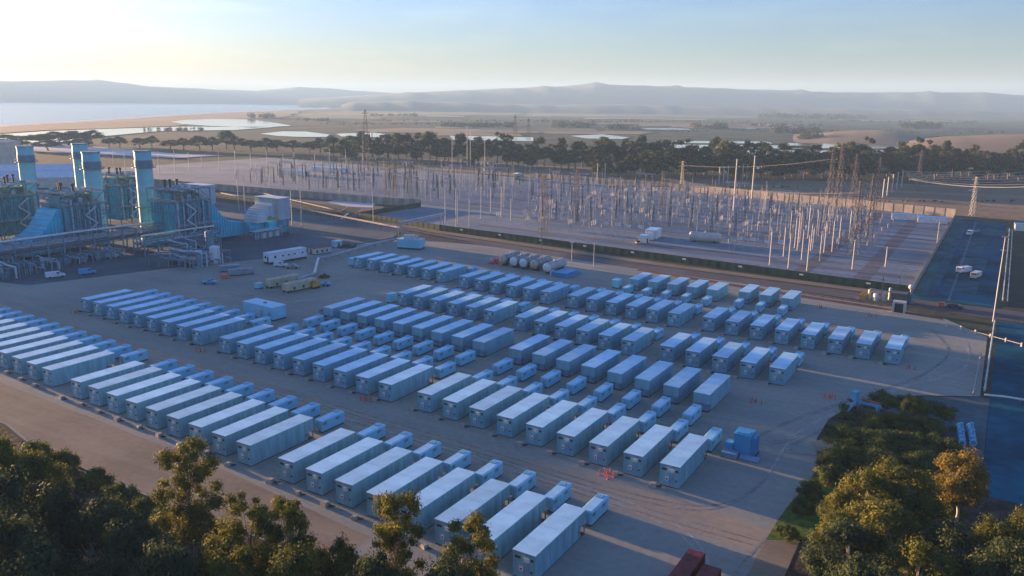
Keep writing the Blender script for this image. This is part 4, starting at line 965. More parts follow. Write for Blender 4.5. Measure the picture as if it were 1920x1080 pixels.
boiler('extra blue boiler block added past the left edge to shade the yard', -380, 187, -1, 6)  # added off-frame boiler copy, carries the plant shadow across the rows
turbine('gas turbine with curved cream intake duct and white filter house in front', -296, 261.5, 1)
turbine('gas turbine with white filter house behind the right boiler', -372, 280, 1)
turbine('gas turbine at left frame edge below the bright blue duct', -328, 168, -1)
turbine('gas turbine hidden behind left edge boilers', -376, 155, -1)

# pipe rack in front of the boilers
def rack(lab, y0, y1, x, z, seed):
    t = thing('pipe_rack', lab, 'pipe rack', (x, y0, 0), 0, 'steel pipe racks in front of the boilers'); r = random.Random(seed); L = y1 - y0
    b = MB(); n = int(L / 6)
    for k in range(n + 1):
        yy = L * k / n
        for xx in (0, 7): b.bar((xx, yy, 0), (xx, yy, z + 2.2), .4)
        for zz in (z - 2, z, z + 2.2): b.bar((0, yy, zz), (7, yy, zz), .3)
    for xx in (0, 7):
        for zz in (z - 2, z, z + 2.2): b.bar((xx, 0, zz), (xx, L, zz), .28)
    b.build('frame', M['steelb'], t)
    for k in range(7):
        q = MB(); xx = .7 + k * .95; rr = r.uniform(.2, .5); q.cyl((xx, 0, z + .2 + rr), (xx, L, z + .2 + rr), rr, n=8); q.build('pipe', r.choice([M['pipe'], M['filter'], M['copper'], M['steelb'], M['pipe']]), t)
    for k in range(5):
        q = MB(); xx = .9 + k * 1.3; rr = r.uniform(.2, .42); q.cyl((xx, r.uniform(0, 5), z - 1.8 + rr), (xx, L - r.uniform(0, 5), z - 1.8 + rr), rr, n=8); q.build('pipe', r.choice([M['pipe'], M['brown'], M['steelb']]), t)
    q = MB(); q.path([(1, 3, z + 3), (1, L * .45, z + 3), (3, L * .5, z + 3.4), (3, L, z + 3.2)], .4); q.build('pipe', M['light'], t)
    return t
rack('long pipe rack passing below the near left boiler and stack', 150, 226, -323, 7.0, 2)
rack('pipe rack bending toward the right boiler at its foot', 205, 243, -306, 4.6, 3)
# process skid: bent pipes at the corner of the apron
def skid(lab, x, y, seed, n=12, w=16, l=22, z=4):
    t = thing('piping_manifold', lab, 'pipe manifold', (x, y, 0), 0, 'pipe manifolds in front of the plant'); r = random.Random(seed)
    f = frame_mb(0, w, 0, l, 0, z, 3, 4, 1, .22, False); f.build('frame', M['steelb'], t)
    for k in range(n):
        yy = l * (k + .5) / n; h = r.uniform(1.5, z + 1.5); rr = r.uniform(.18, .34); x1 = w + r.uniform(0, 3)
        q = MB(); q.path([(x1, yy, .1), (x1, yy, h), (x1 - r.uniform(4, 9), yy, h), (x1 - 9, yy + r.uniform(-1, 1), h + r.uniform(-.8, 1.5)), (r.uniform(-1, 3), yy, h)], rr); q.build('bent_pipe', r.choice([M['pipe'], M['steelb'], M['filter'], M['steelb']]), t)
    for k in range(8):
        q = MB(); xx, yy = r.uniform(1, w - 2), r.uniform(1, l - 2); rr = r.uniform(.5, 1.1); h = r.uniform(1.5, 3.8); q.cyl((xx, yy, 0), (xx, yy, h), rr, n=12); q.ball((xx, yy, h), rr, 10, 5, 1, 1, .5); q.build('vessel', r.choice([M['filter'], M['steelb'], M['pipe'], M['door']]), t)
    for k in range(5):
        q = MB(); xx, yy = r.uniform(0, w - 3), r.uniform(0, l - 3); q.box(xx, xx + r.uniform(1, 3), yy, yy + r.uniform(1, 3), 0, r.uniform(1, 2.4)); q.build('cabinet', r.choice([M['steelb'], M['dark'], M['filter']]), t)
    return t
skid('cluttered manifold of bent pipes and vessels at the corner of the apron', -281, 194, 5, 14, 18, 24, 4.5)
skid('dense pipework and pumps at the foot of the rightmost stack', -303, 216, 6, 12, 14, 18, 4)
skid('dark pumps and pipework at the foot of the near left boiler', -316, 176, 8, 12, 9, 26, 3)
skid('dark pipework at the left edge in front of the plant', -312, 146, 9, 12, 10, 26, 3.5)
# vertical vessels at the manifold
for (px, py, h, r_, m_, lab) in [(395, 480, 10, 1.7, M['steelb'], 'tall dark vertical vessel beside the right boiler duct'), (404, 494, 6.5, 2.0, M['white'], 'white vertical tank above the bent pipes'), (374, 492, 4.5, 1.3, M['filter'], 'small pale vertical tank left of the white tank')]:
    a = at(px, py); t = thing('vertical_tank', lab, 'tank', (a.x, a.y, 0), 0, 'upright vessels by the manifold')
    q = MB(); q.cyl((0, 0, .3), (0, 0, h), r_, n=18); q.build('shell', m_, t)
    q = MB(); q.ball((0, 0, h), r_ * .995, 16, 8, 1, 1, .35); q.build('dome', m_, t)
    q = MB(); q.cyl((0, 0, 0), (0, 0, .298), r_ + .2, n=18); q.build('plinth', M['conc'], t)
    q = MB()
    for s in (-.3, .3): q.bar((r_ + .15, s, 0), (r_ + .15, s, h), .07)
    q.build('ladder', M['pipe'], t)
vehicle('blue_boom_lift', 'blue boom lift vehicle at the corner of the bent pipes', 'boom lift', *at(393, 532)[:2], -1.0, M['bluem'], 5, 2.2, 'pickup')
vehicle('parked_van', 'white van parked below the left boiler pipe rack', 'van', *at(104, 520)[:2], -.3, M['white'], 6.2, 2.3)
vehicle('parked_van', 'blue van parked right of the white one under the pipe rack', 'van', *at(164, 514)[:2], -.3, M['bluem'], 5.6, 2.3)
wbox('orange_crate', 'small orange crate right of the blue boom lift', 'crate', *at(421, 522)[:2], 1.6, 2.0, 1.3, M['orange'], M['orange'], skirt=.15)
wbox('grey_skip', 'long grey skip right of the bent pipes', 'skip', *at(452, 515)[:2], 2.8, 9, 2.2, M['mid'], M['steelb'], rz=-.5)
wbox('grey_skip', 'second shorter grey skip behind the long one', 'skip', *at(430, 508)[:2], 2.6, 7, 2.2, M['steelb'], M['mid'], rz=-.5)
# off-frame block, added to throw shade over the container lanes
def add_shade_caster():
    building('shade_caster', 'blue grey block added off the left edge to shade the yard', -352, 144, 16, 34, 18, M['cyan2'], M['filter'], 0, 1.5)
# tan building at the left edge, warehouses beyond
def building(name, lab, x, y, w, l, h, m, rm, rz=0, rise=2.0):
    t = thing(name, lab, 'building', (x, y, 0), rz)
    b = MB(); b.box(-w / 2, w / 2, -l / 2, l / 2, 0, h)
    for k in range(int(l / 3)): b.box(w / 2 + .002, w / 2 + .08, -l / 2 + k * 3, -l / 2 + k * 3 + .3, .1, h - .1)
    b.build('walls', m, t)
    b = MB(); b.add([(-w / 2 - .4, -l / 2 - .4, h + .01), (w / 2 + .4, -l / 2 - .4, h + .01), (w / 2 + .4, l / 2 + .4, h + .01), (-w / 2 - .4, l / 2 + .4, h + .01), (0, -l / 2 - .4, h + rise), (0, l / 2 + .4, h + rise)],
        [(0, 3, 2, 1), (0, 1, 4), (2, 3, 5), (1, 2, 5, 4), (3, 0, 4, 5)]); b.build('roof', rm, t)
    for k in range(3):
        b = MB(); yy = -l / 2 + l * (k + .5) / 3; b.box(w / 2 + .081, w / 2 + .12, yy - 1.4, yy + 1.4, 1, 3); b.build('window', M['glass'], t)
    b = MB(); b.box(-1.5, 1.5, -l / 2 - .1, -l / 2 - .002, 0, 3.2); b.build('door', M['dark'], t)
    return t
add_shade_caster()
a = at(-6, 330)
building('tall_building', 'tall tan building cut by the left frame edge', a.x - 6, a.y + 4, 26, 30, 27, M['cream'], M['cream'], TH, 1.0)
for (px, py, w, l, h, lab, mm_) in [(60, 337, 26, 60, 8, 'low pale warehouse between the left pair of stacks', M['white']), (118, 348, 26, 44, 7, 'white tent roofed shed seen between the stacks', M['white']), (20, 350, 22, 40, 7, 'pale grey shed at far left behind the plant', M['filter'])]:
    a = at(px, py); building('warehouse', lab, a.x, a.y, w, l, h, M['cream'], mm_, TH - 1.2, 4)

# ------------------------------------------------------------------ switchyard
a = at(1222, 447)
t = wbox('control_building', 'white control building with awning and dark windows in the near switchyard', 'building', a.x, a.y + 2, 9.5, 5.5, 4.4, M['light'], M['roof'], rz=-pi / 2 + 0.1, windows=[], skirt=.3)
for x_ in (-3.5, -1.2, 2.0):
    m = MB(); m.box(4.752 + 0, 4.80, -2.2, -1.4, 2, 3.0); m.build('window', M['glass'], t); break
m = MB(); m.box(-3.8, -3.0, -2.81, -2.752, 2.2, 3.1); m.box(-1.0, -.2, -2.81, -2.752, 2.2, 3.1); m.build('window', M['glass'], t)
m = MB(); m.box(4.8, 7.5, -2.0, 1.8, .2, 3.3); m.build('annex', M['light'], t)
wbox('annex_hut', 'pale hut with blue door before the control building', 'hut', *at(1207, 456)[:2], 3.6, 4.2, 3.8, M['light'], M['roof'], door=('x', -1, .6))
vehicle('orange_machine', 'small orange machine parked left of the control building', 'machine', *at(1196, 458)[:2], .5, M['yellow'], 3.4, 1.8, 'pickup')
p = at(1296, 452)
htank('water_tank', 'cream horizontal tank lying right of the control building', p.x, p.y, 2.3, 13, -pi / 2 + .1, M['cream'], M['cream'], 2.5, None)
a = at(972, 337); building('yellow_building', 'small sunlit yellow building on the far side of switchyard', a.x, a.y, 7, 9, 5, M['tan'], M['light'], TH, .6)
a = at(660, 308)
for (px, py, w, l, h, lab) in [(620, 322, 10, 34, 4, 'long pale shed in the left switchyard'), (555, 328, 9, 22, 4, 'tan roofed shed in the left switchyard'), (1700, 412, 4, 16, 3, 'long white shed by the tan wall at right'), (1748, 418, 4, 15, 3.2, 'white shed nearest the car park corner'), (1912, 432, 4, 5, 3.5, 'white building at the right frame edge')]:
    a = at(px, py); building('switchyard_shed', lab, a.x, a.y, w, l, h, M['light'], M['roof'], pi / 2 + .15, .6)
sheet('storage_slab', [at(x, y) for x, y in [(612, 378), (640, 374), (705, 381), (698, 389), (650, 387)]], .03, M['salt'])
# pools of equipment: prototypes
def switch_stand(lab):
    t = thing('switch_stand', lab, 'switchgear', group='x')
    q = MB()
    for s in (-1.4, 1.4): q.bar((s, 0, 0), (s, 0, 3.6), .2)
    q.bar((-2.2, 0, 3.7), (2.2, 0, 3.7), .3); q.build('support', M['pole'], t)
    for s in (-1.9, 0, 1.9):
        q = MB(); q.cyl((s, 0, 3.86), (s, 0, 5.9), .2, n=6); q.build('insulator', M['porc'], t)
    q = MB(); q.bar((-2.1, 0, 6.0), (2.1, 0, 6.0), .12); q.build('blade', M['pipe'], t)
    return t
def breaker(lab):
    t = thing('circuit_breaker', lab, 'circuit breaker', group='x')
    q = MB(); q.box(-1.3, 1.3, -.7, .7, .3, 1.9); q.build('cabinet', M['white'], t)
    for s in (-.9, 0, .9):
        q = MB(); q.cyl((s, -.3, 1.902), (s - .2, -1.2, 4.0), .2, n=6); q.cyl((s, .3, 1.902), (s + .2, 1.2, 4.0), .2, n=6); q.build('bushing', M['porc'], t)
    q = MB(); q.box(-1.2, 1.2, -.6, .6, 0, .298); q.build('plinth', M['conc'], t)
    return t
def bus_post(lab, h=7.5):
    t = thing('bus_post', lab, 'bus post', group='x')
    q = MB(); q.bar((0, 0, 0), (0, 0, h), .2); q.build('post', M['pole'], t)
    q = MB(); q.cyl((0, 0, h), (0, 0, h + 1.7), .17, n=6); q.build('insulator', M['porc'], t)
    q = MB(); q.bar((-1.2, 0, h + 1.75), (1.2, 0, h + 1.75), .14); q.build('arm', M['pole'], t)
    return t
def portal(lab, w=13, h=12):
    t = thing('steel_portal', lab, 'steel gantry', group='x')
    for s in (-w / 2, w / 2):
        q = MB()
        q.bar((s - .6, 0, 0), (s, 0, h), .26); q.bar((s + .6, 0, 0), (s, 0, h), .26)
        for k in range(5): z = h * k / 6; f = 1 - k / 6; g = 1 - (k + 1) / 6; q.bar((s - .6 * f, 0, z), (s + .6 * g, 0, z + h / 6), .12)
        q.build('leg', M['brown'], t)
    q = MB(); q.bar((-w / 2 - .5, -.35, h), (w / 2 + .5, -.35, h), .2); q.bar((-w / 2 - .5, .35, h), (w / 2 + .5, .35, h), .2); q.bar((-w / 2 - .5, 0, h + .7), (w / 2 + .5, 0, h + .7), .2)
    k = -w / 2
    while k < w / 2: q.bar((k, -.35, h), (k + .9, .35, h), .1); q.bar((k, 0, h + .7), (k + .9, .35, h), .1); k += .9
    q.build('beam', M['pole'], t)
    for s in (-w / 3, 0, w / 3):
        q = MB(); q.cyl((s, 0, h - .05), (s, 0, h - 1.8), .16, n=6); q.build('insulator', M['porc'], t)
    return t
def lattice(lab, H=30, w=5.0, m=None, arms=3, group='steel lattice pylons'):
    t = thing('lattice_pylon', lab, 'pylon', group=group); m = m or M['brown']
    q = MB(); n = 8; c = []
    for k in range(n + 1):
        f = k / n; s = w / 2 * (1 - f) + .55 * f; c.append((s, H * f))
    for (s0, z0), (s1, z1) in zip(c, c[1:]):
        P = [(-1, -1), (1, -1), (1, 1), (-1, 1)]
        for i in range(4):
            a_, b_ = P[i], P[(i + 1) % 4]
            q.bar((a_[0] * s0, a_[1] * s0, z0), (a_[0] * s1, a_[1] * s1, z1), .13)
            q.bar((a_[0] * s0, a_[1] * s0, z0), (b_[0] * s1, b_[1] * s1, z1), .09); q.bar((b_[0] * s0, b_[1] * s0, z0), (a_[0] * s1, a_[1] * s1, z1), .09)
            q.bar((a_[0] * s1, a_[1] * s1, z1), (b_[0] * s1, b_[1] * s1, z1), .09)
    q.build('tower', m, t)
    for k in range(arms):
        z = H * (.66 + .14 * k); L = 4.5 - .7 * k
        q = MB(); q.bar((-L, 0, z), (L, 0, z), .22); q.bar((-L, 0, z), (0, 0, z + 1.3), .16); q.bar((L, 0, z), (0, 0, z + 1.3), .16); q.build('cross_arm', m, t)
    return t
def stand_pole(lab, h, r0=.35, r1=.2, m=None, name='steel_mast', cat='mast', top='lamp', group=None):
    t = thing(name, lab, cat, group=group)
    q = MB(); q.cyl((0, 0, 0), (0, 0, h), r0, r1, 8); q.build('pole', m or M['pole'], t)
    q = MB()
    if top == 'lamp': q.box(-.9, .9, -.3, .3, h + .002, h + .3)
    elif top == 'cross': q.bar((-1.6, 0, h - .5), (1.6, 0, h - .5), .2)
    else: q.cyl((0, 0, h), (0, 0, h + 1.2), .05, n=5)
    q.build('lamp_head' if top == 'lamp' else 'cross_arm' if top == 'cross' else 'spike', m or M['pole'], t)
    return t

rs = random.Random(11)
P = {}
BANDS = [(346, 'near front strip of the switchyard'), (385, 'near half of the switchyard'), (430, 'middle of the switchyard'), (470, 'far half of the switchyard'), (560, 'back strip of the switchyard')]
def band(y):
    for v, s in BANDS:
        if y < v + 18: return s
    return BANDS[-1][1]
PC = {}
def put(kind, maker, x, y, rz=0, what='', line=None):
    where = band(y + (x + 24) * .08)
    side = 'left' if x < -170 else 'centre' if x < -95 else 'right'
    lab = f"{what}, {side} of the {where}"
    key = (what[:12], line if line is not None else lab); PC[key] = PC.get(key, -1) + 1
    if line is not None: lab = f"{what.split(' with')[0]}, {ordn(PC[key])} from left in switchyard's {ordn(line)} line"
    else: lab = f"{what.split(' with')[0]}, {ordn(PC[key])} in the {where}'s {side}"
    grp = f"{kind}s, {side} of the {where}"
    sz = rs.uniform(.85, 1.2)
    if kind not in P:
        o = maker(lab); P[kind] = o; o.location = (x, y, 0); o.rotation_euler = (0, 0, rz); o['group'] = grp
    else: o = dup(P[kind], (x, y, 0), rz, lab, grp, (sz, sz, sz))
    return o
# backing lines follow the back wall slope
def ylim(x): return 541 + (-24 - x) * .255
cnt = 0
for r_, y0 in enumerate([352, 366, 381, 396, 411, 426, 441, 456, 471, 486, 501, 516, 531]):
    x = -232 + (r_ % 2) * 3
    xend = -100 if y0 < 360 else -82 if y0 < 400 else -70
    while x < xend:
        y = y0 + (-24 - x) * .09 + rs.uniform(-1, 1)
        if y < ylim(x) - 4 and not (-160 < x < -108 and 350 < y < 392) and not (x < -196 and y < 390 and rs.random() < .5):
            k = r_ % 4; q = rs.random()
            if q < .10: pass
            elif k == 0: put('switch_stand', switch_stand, x, y, 0 if q < .6 else pi / 2, 'pale switch stand with three insulators', r_)
            elif k == 1: put('bus_post', bus_post, x, y, pi / 2, 'tall pale bus post with one insulator', r_)
            elif k == 2: put('circuit_breaker', breaker, x, y, 0, 'white cabinet circuit breaker with bushings', r_)
            else: put('switch_stand', switch_stand, x, y, pi / 2, 'pale switch stand with three insulators', r_)
            cnt += 1
        x += 6.6 + rs.uniform(-.8, .8)
for r_, y0 in enumerate([388, 404, 420, 436, 452, 468, 484]):
    for x in (-62, -56, -50):
        if rs.random() < .8: put('switch_stand', switch_stand, x + rs.uniform(-1, 1), y0, pi / 2, 'pale switch stand with three insulators')
for (x, y) in [(-225, 400), (-205, 398), (-185, 402), (-165, 408), (-145, 412), (-120, 405), (-225, 450), (-205, 455), (-185, 450), (-160, 455), (-130, 450), (-105, 445), (-215, 500), (-190, 500), (-165, 495), (-110, 490), (-95, 470), (-85, 430), (-250, 470), (-270, 480), (-290, 500), (-265, 520), (-240, 540), (-225, 560), (-180, 540), (-150, 530), (-120, 520)]:
    put('steel_portal', portal, x, y, rs.choice([0, 0, pi / 2]), 'thin brown steel gantry with hanging insulators')
# left switchyard behind the striped wall
for k in range(150):
    x = rs.uniform(-540, -262); y = 420 + rs.random() * 150 + (-260 - x) * .05
    q = rs.random()
    if k % 3 == 0: put('bus_post', bus_post, x, y, 0, 'tall pale bus post with one insulator')
    elif k % 3 == 1: put('switch_stand', switch_stand, x, y, 0, 'pale switch stand with three insulators')
    else: put('steel_portal', portal, x, y, 0 if q < .5 else pi / 2, 'thin brown steel gantry with hanging insulators')
SM = {}
def slim(x, y, h, side, where):
    key = side + where; SM[key] = SM.get(key, -1) + 1
    if SM[key] > 28: return
    lab = f"slim pale mast, {ordn(SM[key])} in the {side} part of the {where}"; grp = f"slim masts in the {side} part of the {where}"
    if 'slim' not in P: P['slim'] = o = stand_pole(lab, 14, .13, .07, M['pole'], 'slim_mast', 'mast', 'spike', grp); o.location = (x, y, 0)
    else: o = dup(P['slim'], (x, y, 0), 0, lab, grp)
    o.scale = (1, 1, h / 14)
for side, x0, x1 in (('left', -236, -180), ('centre', -180, -110), ('right', -110, -66)):
    for where, y0, y1 in (('near switchyard', 362, 420), ('middle switchyard', 420, 480), ('back switchyard', 480, 535)):
        for k in range(24):
            x = x0 + (x1 - x0) * (k + .5) / 24 + rs.uniform(-1, 1); y = rs.uniform(y0, y1) + (-24 - x) * .1
            if -160 < x < -108 and y < 392: continue
            slim(x, y, rs.uniform(7, 15), side, where)
for where, x0, x1 in (('far left switchyard', -420, -340), ('left switchyard', -340, -250), ('outer left switchyard', -520, -420)):
    for side, y0, y1 in (('front', 415, 480), ('back', 480, 560)):
        for k in range(26): slim(x0 + (x1 - x0) * (k + .5) / 26, rs.uniform(y0, y1), rs.uniform(8, 18), side, where)
# tall tapered posts in the right part, and the pole pairs
tall = [(1443, 497, 432), (1478, 503, 438), (1513, 508, 442), (1469, 481, 425), (1503, 487, 430), (1537, 489, 433), (1520, 470, 420), (1523, 476, 428), (1545, 474, 415), (1560, 472, 412), (1573, 458, 405), (1530, 455, 395), (1500, 455, 395), (1490, 465, 408), (1592, 448, 395), (1598, 505, 450), (1660, 500, 463), (1495, 470, 400), (1515, 447, 385), (1550, 440, 385), (1481, 447, 395), (1462, 452, 405), (858, 420, 365), (880, 425, 370), (902, 410, 350), (835, 418, 352), (855, 428, 352), (940, 408, 350), (958, 414, 372), (920, 402, 352)]
tproto = {}
for k, (px, y0, y1) in enumerate(tall):
    a = at(px, y0); h = height_to(a, y1)
    side = 'right' if px > 1200 else 'left'
    same = sorted(q_[0] for q_ in tall if (q_[0] > 1200) == (px > 1200)); lab = f"tall pale bus post, {ordn(same.index(px))} from the left at {side} front of the switchyard"
    o = stand_pole(lab, h, .27, .2, M['pole'], 'tall_bus_post', 'bus post', 'cross', f'tall posts at the {side} front of the switchyard'); o.location = (a.x, a.y, 0); o.rotation_euler = (0, 0, .2)
masts = [(1375, 402, 298, 'left one of the two very tall pale poles in the switchyard', .62), (1408, 397, 292, 'right one of the two very tall pale poles in the switchyard', .62),
         (848, 318, 252, 'slim pale mast left of the mast pair beyond the switchyard', .35), (876, 318, 236, 'left mast of the close pair beyond the switchyard', .35), (882, 318, 246, 'right mast of the close pair beyond the switchyard', .35), (909, 322, 258, 'slim pale mast right of the close pair', .35),
         (698, 296, 248, 'thick pale column in the dunes before the dark trees', 1.2), (681, 306, 236, 'dark slim mast beside the thick pale column', .4), (700, 420, 358, 'slim grey mast near the green fence corner', .2), (566, 428, 358, 'slim mast behind the white filter house', .28), (548, 422, 355, 'slim mast just right of the filter house', .28), (507, 350, 305, 'thin mast behind the striped wall', .3),
         (448, 395, 335, 'pair mast behind the right boiler', .28), (460, 398, 340, 'second mast behind the right boiler duct', .28), (1014, 488, 430, 'thin brown post behind the gas tanks', .18), (1072, 490, 455, 'short thin lamp post on the sandy verge', .18), (1113, 500, 458, 'thin lamp post right of the gas tanks', .18), (1862, 603, 445, 'tall pole at the right corner of the road', .22), (1868, 560, 470, 'pale pole beside the car park pipe', .2), (1757, 455, 415, 'short pole by the car park fence', .2)]
for k, (px, y0, y1, lab, r0) in enumerate(masts):
    a = at(px, y0); h = height_to(a, y1)
    o = stand_pole(lab, h, r0, r0 * .6, M['pole'] if k not in (7, 14) else M['brown'], top=['cross', 'cross', 'spike', 'spike', 'spike', 'spike'][k] if k < 6 else 'lamp' if r0 < .3 else 'spike'); o.location = (a.x, a.y, 0)
# distant row of lamp masts at left beyond the plant
for k in range(16):
    px = 210 + k * 29 + rs.uniform(-6, 6); a = at(px, 322 + rs.uniform(-10, 14)); h = height_to(a, 285 + rs.uniform(-6, 8))
    o = stand_pole(f'thin distant lamp mast, {ordn(k)} from the left beyond the striped wall', h, .3, .16, M['pole'], 'lamp_mast', 'lamp mast', 'lamp', 'thin distant lamp masts at upper left'); o.location = (a.x, a.y, 0)
pyl = [(1568, 402, 272, 'brown pylon left of the dense pylon group behind the wall'), (1552, 398, 280, 'narrow pylon left edge of the dense group'), (1596, 406, 290, 'brown pylon in the middle of the dense group'), (1640, 410, 296, 'brown pylon right of the dense group'), (1822, 404, 332, 'lone pale pylon behind the car park'),
       (1278, 352, 302, 'short tan pylon behind the precast wall'), (688, 330, 205, 'tallest dark pylon at the left switchyard'), (726, 372, 290, 'thin pylon behind the storage slab'), (740, 376, 300, 'thin dark pylon by the green fence corner'), (770, 380, 310, 'dark pylon between the green fence and portals'), (742, 350, 298, 'grey pylon in left switchyard middle'),
       (1080, 412, 318, 'thin brown pylon in the centre of the switchyard'), (1018, 440, 330, 'thin brown pylon in the near centre'), (1240, 402, 322, 'thin brown pylon right of centre'), (1600, 480, 340, 'dark pylon in the right of the switchyard'), (1625, 455, 330, 'dark pylon at right behind the tall posts'), (1720, 360, 282, 'faint pylon in the field at right'), (965, 300, 215, 'distant thin pylon in front of the lagoon'), (990, 298, 222, 'second distant thin pylon in front of the lagoon')]
pylpos = []
for k, (px, y0, y1, lab) in enumerate(pyl):
    a = at(px, y0); h = height_to(a, y1); 
    o = lattice(lab, h, max(2.4, h * .115), M['pole'] if k in (4,) else M['tan'] if k == 5 else M['brown'], 3); o.location = (a.x, a.y, 0); o.rotation_euler = (0, 0, TH + .3); pylpos.append((a.x, a.y, h))
# wooden H-frames in the field behind the wall
for k, (px, y0) in enumerate([(1348, 346), (1356, 345), (1364, 343), (1392, 338), (1400, 337), (1408, 335), (1655, 372), (1663, 368), (1672, 362), (1681, 356), (1690, 352), (1120, 338), (1134, 339)]):
    a = at(px, y0); grp = ['left bunch', 'middle bunch', 'right bunch', 'small pair'][0 if k < 3 else 1 if k < 6 else 2 if k < 11 else 3]
    o = stand_pole(f"pale line pole in the field, {grp}, {ordn(k - [0, 3, 6, 11][0 if k < 3 else 1 if k < 6 else 2 if k < 11 else 3])} from its left", 14, .5, .4, M['pole'], 'line_pole', 'power pole', 'cross', f'line poles in the field, {grp}'); o.location = (a.x, a.y, 0)
# conductors
def wires(lab, a, b, n=3, sp=3, sag=3, r=.022, m=None, group='power line conductors over the switchyard'):
    t = MB(); a = Vector(a); b = Vector(b); d = (b - a); s = Vector((-d.y, d.x, 0)).normalized()
    for i in range(n):
        o_ = s * sp * (i - (n - 1) / 2); prev = None
        for k in range(9):
            f = k / 8; p = a + d * f + o_ - Vector((0, 0, sag * 4 * f * (1 - f)))
            if prev is not None: t.bar(prev, p, r * 2)
            prev = p
    return tag(t.build('power_line', m or M['wire']), lab, 'power line', group)
def tp(i, f=.85): x, y, h = pylpos[i]; return (x, y, h * f)
WR = [(0, 2), (2, 3), (3, 4), (1, 5), (14, 0), (15, 2), (11, 13), (7, 8), (13, 14), (17, 18)]
for k, (i, j) in enumerate(WR): wires(f"thin wires from the {' '.join(pyl[i][3].split()[:4])} to the {' '.join(pyl[j][3].split()[:4])}", tp(i), tp(j), 3, 3.2, 3)
for k in range(7):
    a = at(1690 + k * 2, 352 + k * 3); b = at(2000, 330 + k * 12)
    wires(f'long thin wires over the brown field at right, {ordn(k)} span from the front', (a.x, a.y, 13), (b.x, b.y, 13 + k), 3, 2.2, 4, .05, M['pole'], 'wires crossing the brown field')
for (p_, q_, lab) in [((1120, 330), (1345, 300), 'bundle of pale wires over the field, left span'), ((1345, 302), (1420, 292), 'short blue bundle of wires between the tall poles')]:
    a = at(*p_); b = at(*q_); wires(lab, (a.x, a.y, 10), (b.x, b.y, 14), 7, 1.6, 2, .08, M['pole'], None)

# ------------------------------------------------------------------ trees
def leafcloud(lobes, nl, size, seed, droop=.3):
    """lobes: (x,y,z,r,rz). nl leaves per unit, returned as MB of small tilted quads"""
    r = random.Random(seed); b = MB(); vs = []; fs = []
    tot = sum(l[3] ** 2 for l in lobes)
    for (cx, cy, cz, R, RZ) in lobes:
        n = int(nl * R * R / tot)
        for _ in range(n):
            u = r.uniform(-1, 1); a = r.uniform(0, 6.2832); s = sqrt(1 - u * u); d = R * min(1.35, abs(r.gauss(.72, .30)))
            x = cx + d * s * cos(a); y = cy + d * s * sin(a); z = cz + d * u * RZ / R
            sz = size * r.uniform(.6, 1.5)
            # leaf facing mostly outward, tilted at random
            nx, ny, nz_ = s * cos(a) + r.uniform(-.7, .7), s * sin(a) + r.uniform(-.7, .7), u + r.uniform(-.4, .9)
            N = Vector((nx, ny, nz_)).normalized(); T = N.orthogonal().normalized(); T.rotate(Matrix.Rotation(r.uniform(0, 6.28), 3, N)) if 0 else None
            ca, sa = cos(a * 7), sin(a * 7); B = N.cross(T); T2 = (T * ca + B * sa) * sz; B2 = (B * ca - T * sa) * sz * .62
            c = Vector((x, y, z)); k = len(vs); vs += [c - T2, c - B2 * .9 + T2 * .1, c + T2, c + B2]; fs.append((k, k + 1, k + 2, k + 3))
    b.add(vs, fs); return b
def lobes_for(kind, seed, H=10, W=3):
    r = random.Random(seed); L = []
    if kind == 'euc':      # upright, layered
        n = 48
        for i in range(n):
            f = .22 + .78 * (i + .5) / n; rad = W * (1.15 - abs(f - .52) * 1.35) * r.uniform(.25, .95); a = i * 2.4 + r.uniform(-.5, .5)
            s = W * r.uniform(.16, .38) * (1.15 - .45 * f); L.append((rad * cos(a), rad * sin(a), H * f - s * .5, s, s * .8))
    elif kind == 'round':
        for i in range(46):
            u = r.uniform(-.6, 1); a = i * 2.4 + r.uniform(-.4, .4); s = W * r.uniform(.14, .34); q = sqrt(max(0, 1 - u * u)) * r.uniform(.6, 1.05); L.append((W * .82 * q * cos(a), W * .82 * q * sin(a), H * .58 + u * H * r.uniform(.24, .38), s, s * r.uniform(.6, .95)))
    elif kind == 'umb':    # wind-swept cypress / open eucalyptus of the far row
        for i in range(20):
            f = r.uniform(.35, 1); rad = W * r.uniform(0, .85) * (1.1 - .4 * f); a = r.uniform(0, 6.28); s = W * r.uniform(.24, .42); L.append((rad * cos(a), rad * sin(a), H * f - s * .4, s, s * .55))
    else:                  # bush
        for i in range(26):
            a = i * 2.4 + r.uniform(-.6, .6); rad = W * .95 * sqrt(i / 26) * r.uniform(.7, 1.1); s = W * r.uniform(.16, .36); L.append((rad * cos(a), rad * sin(a), max(s * .5, H * r.uniform(.35, .85) * (1 - rad / W * .5)), s, s * r.uniform(.7, 1.0)))
    return L
def limbs(lobes, H, r0, seed, kind):
    r = random.Random(seed); b = MB(); top = H * (.8 if kind != 'bush' else .4)
    pts = [Vector((0, 0, -.5))]
    for k in range(5): pts.append(Vector((r.uniform(-.03, .03) * H, r.uniform(-.03, .03) * H, top * (k + 1) / 5)))
    for k, (a, c) in enumerate(zip(pts, pts[1:])): b.cyl(a, c, r0 * (1 - k / 6), r0 * (1 - (k + 1) / 6), 8, cap=False)
    for l in lobes[::2]:
        z = max(.1 * H, l[2] * .62); f = min(4.99, max(0, z / top * 5)); i = int(f); p = pts[i] + (pts[i + 1] - pts[i]) * (f - i)
        b.cyl(p, (l[0] * .9, l[1] * .9, l[2]), r0 * .28 * (1 - .5 * z / H), r0 * .08, 5, cap=False)
    return b
TP = {}
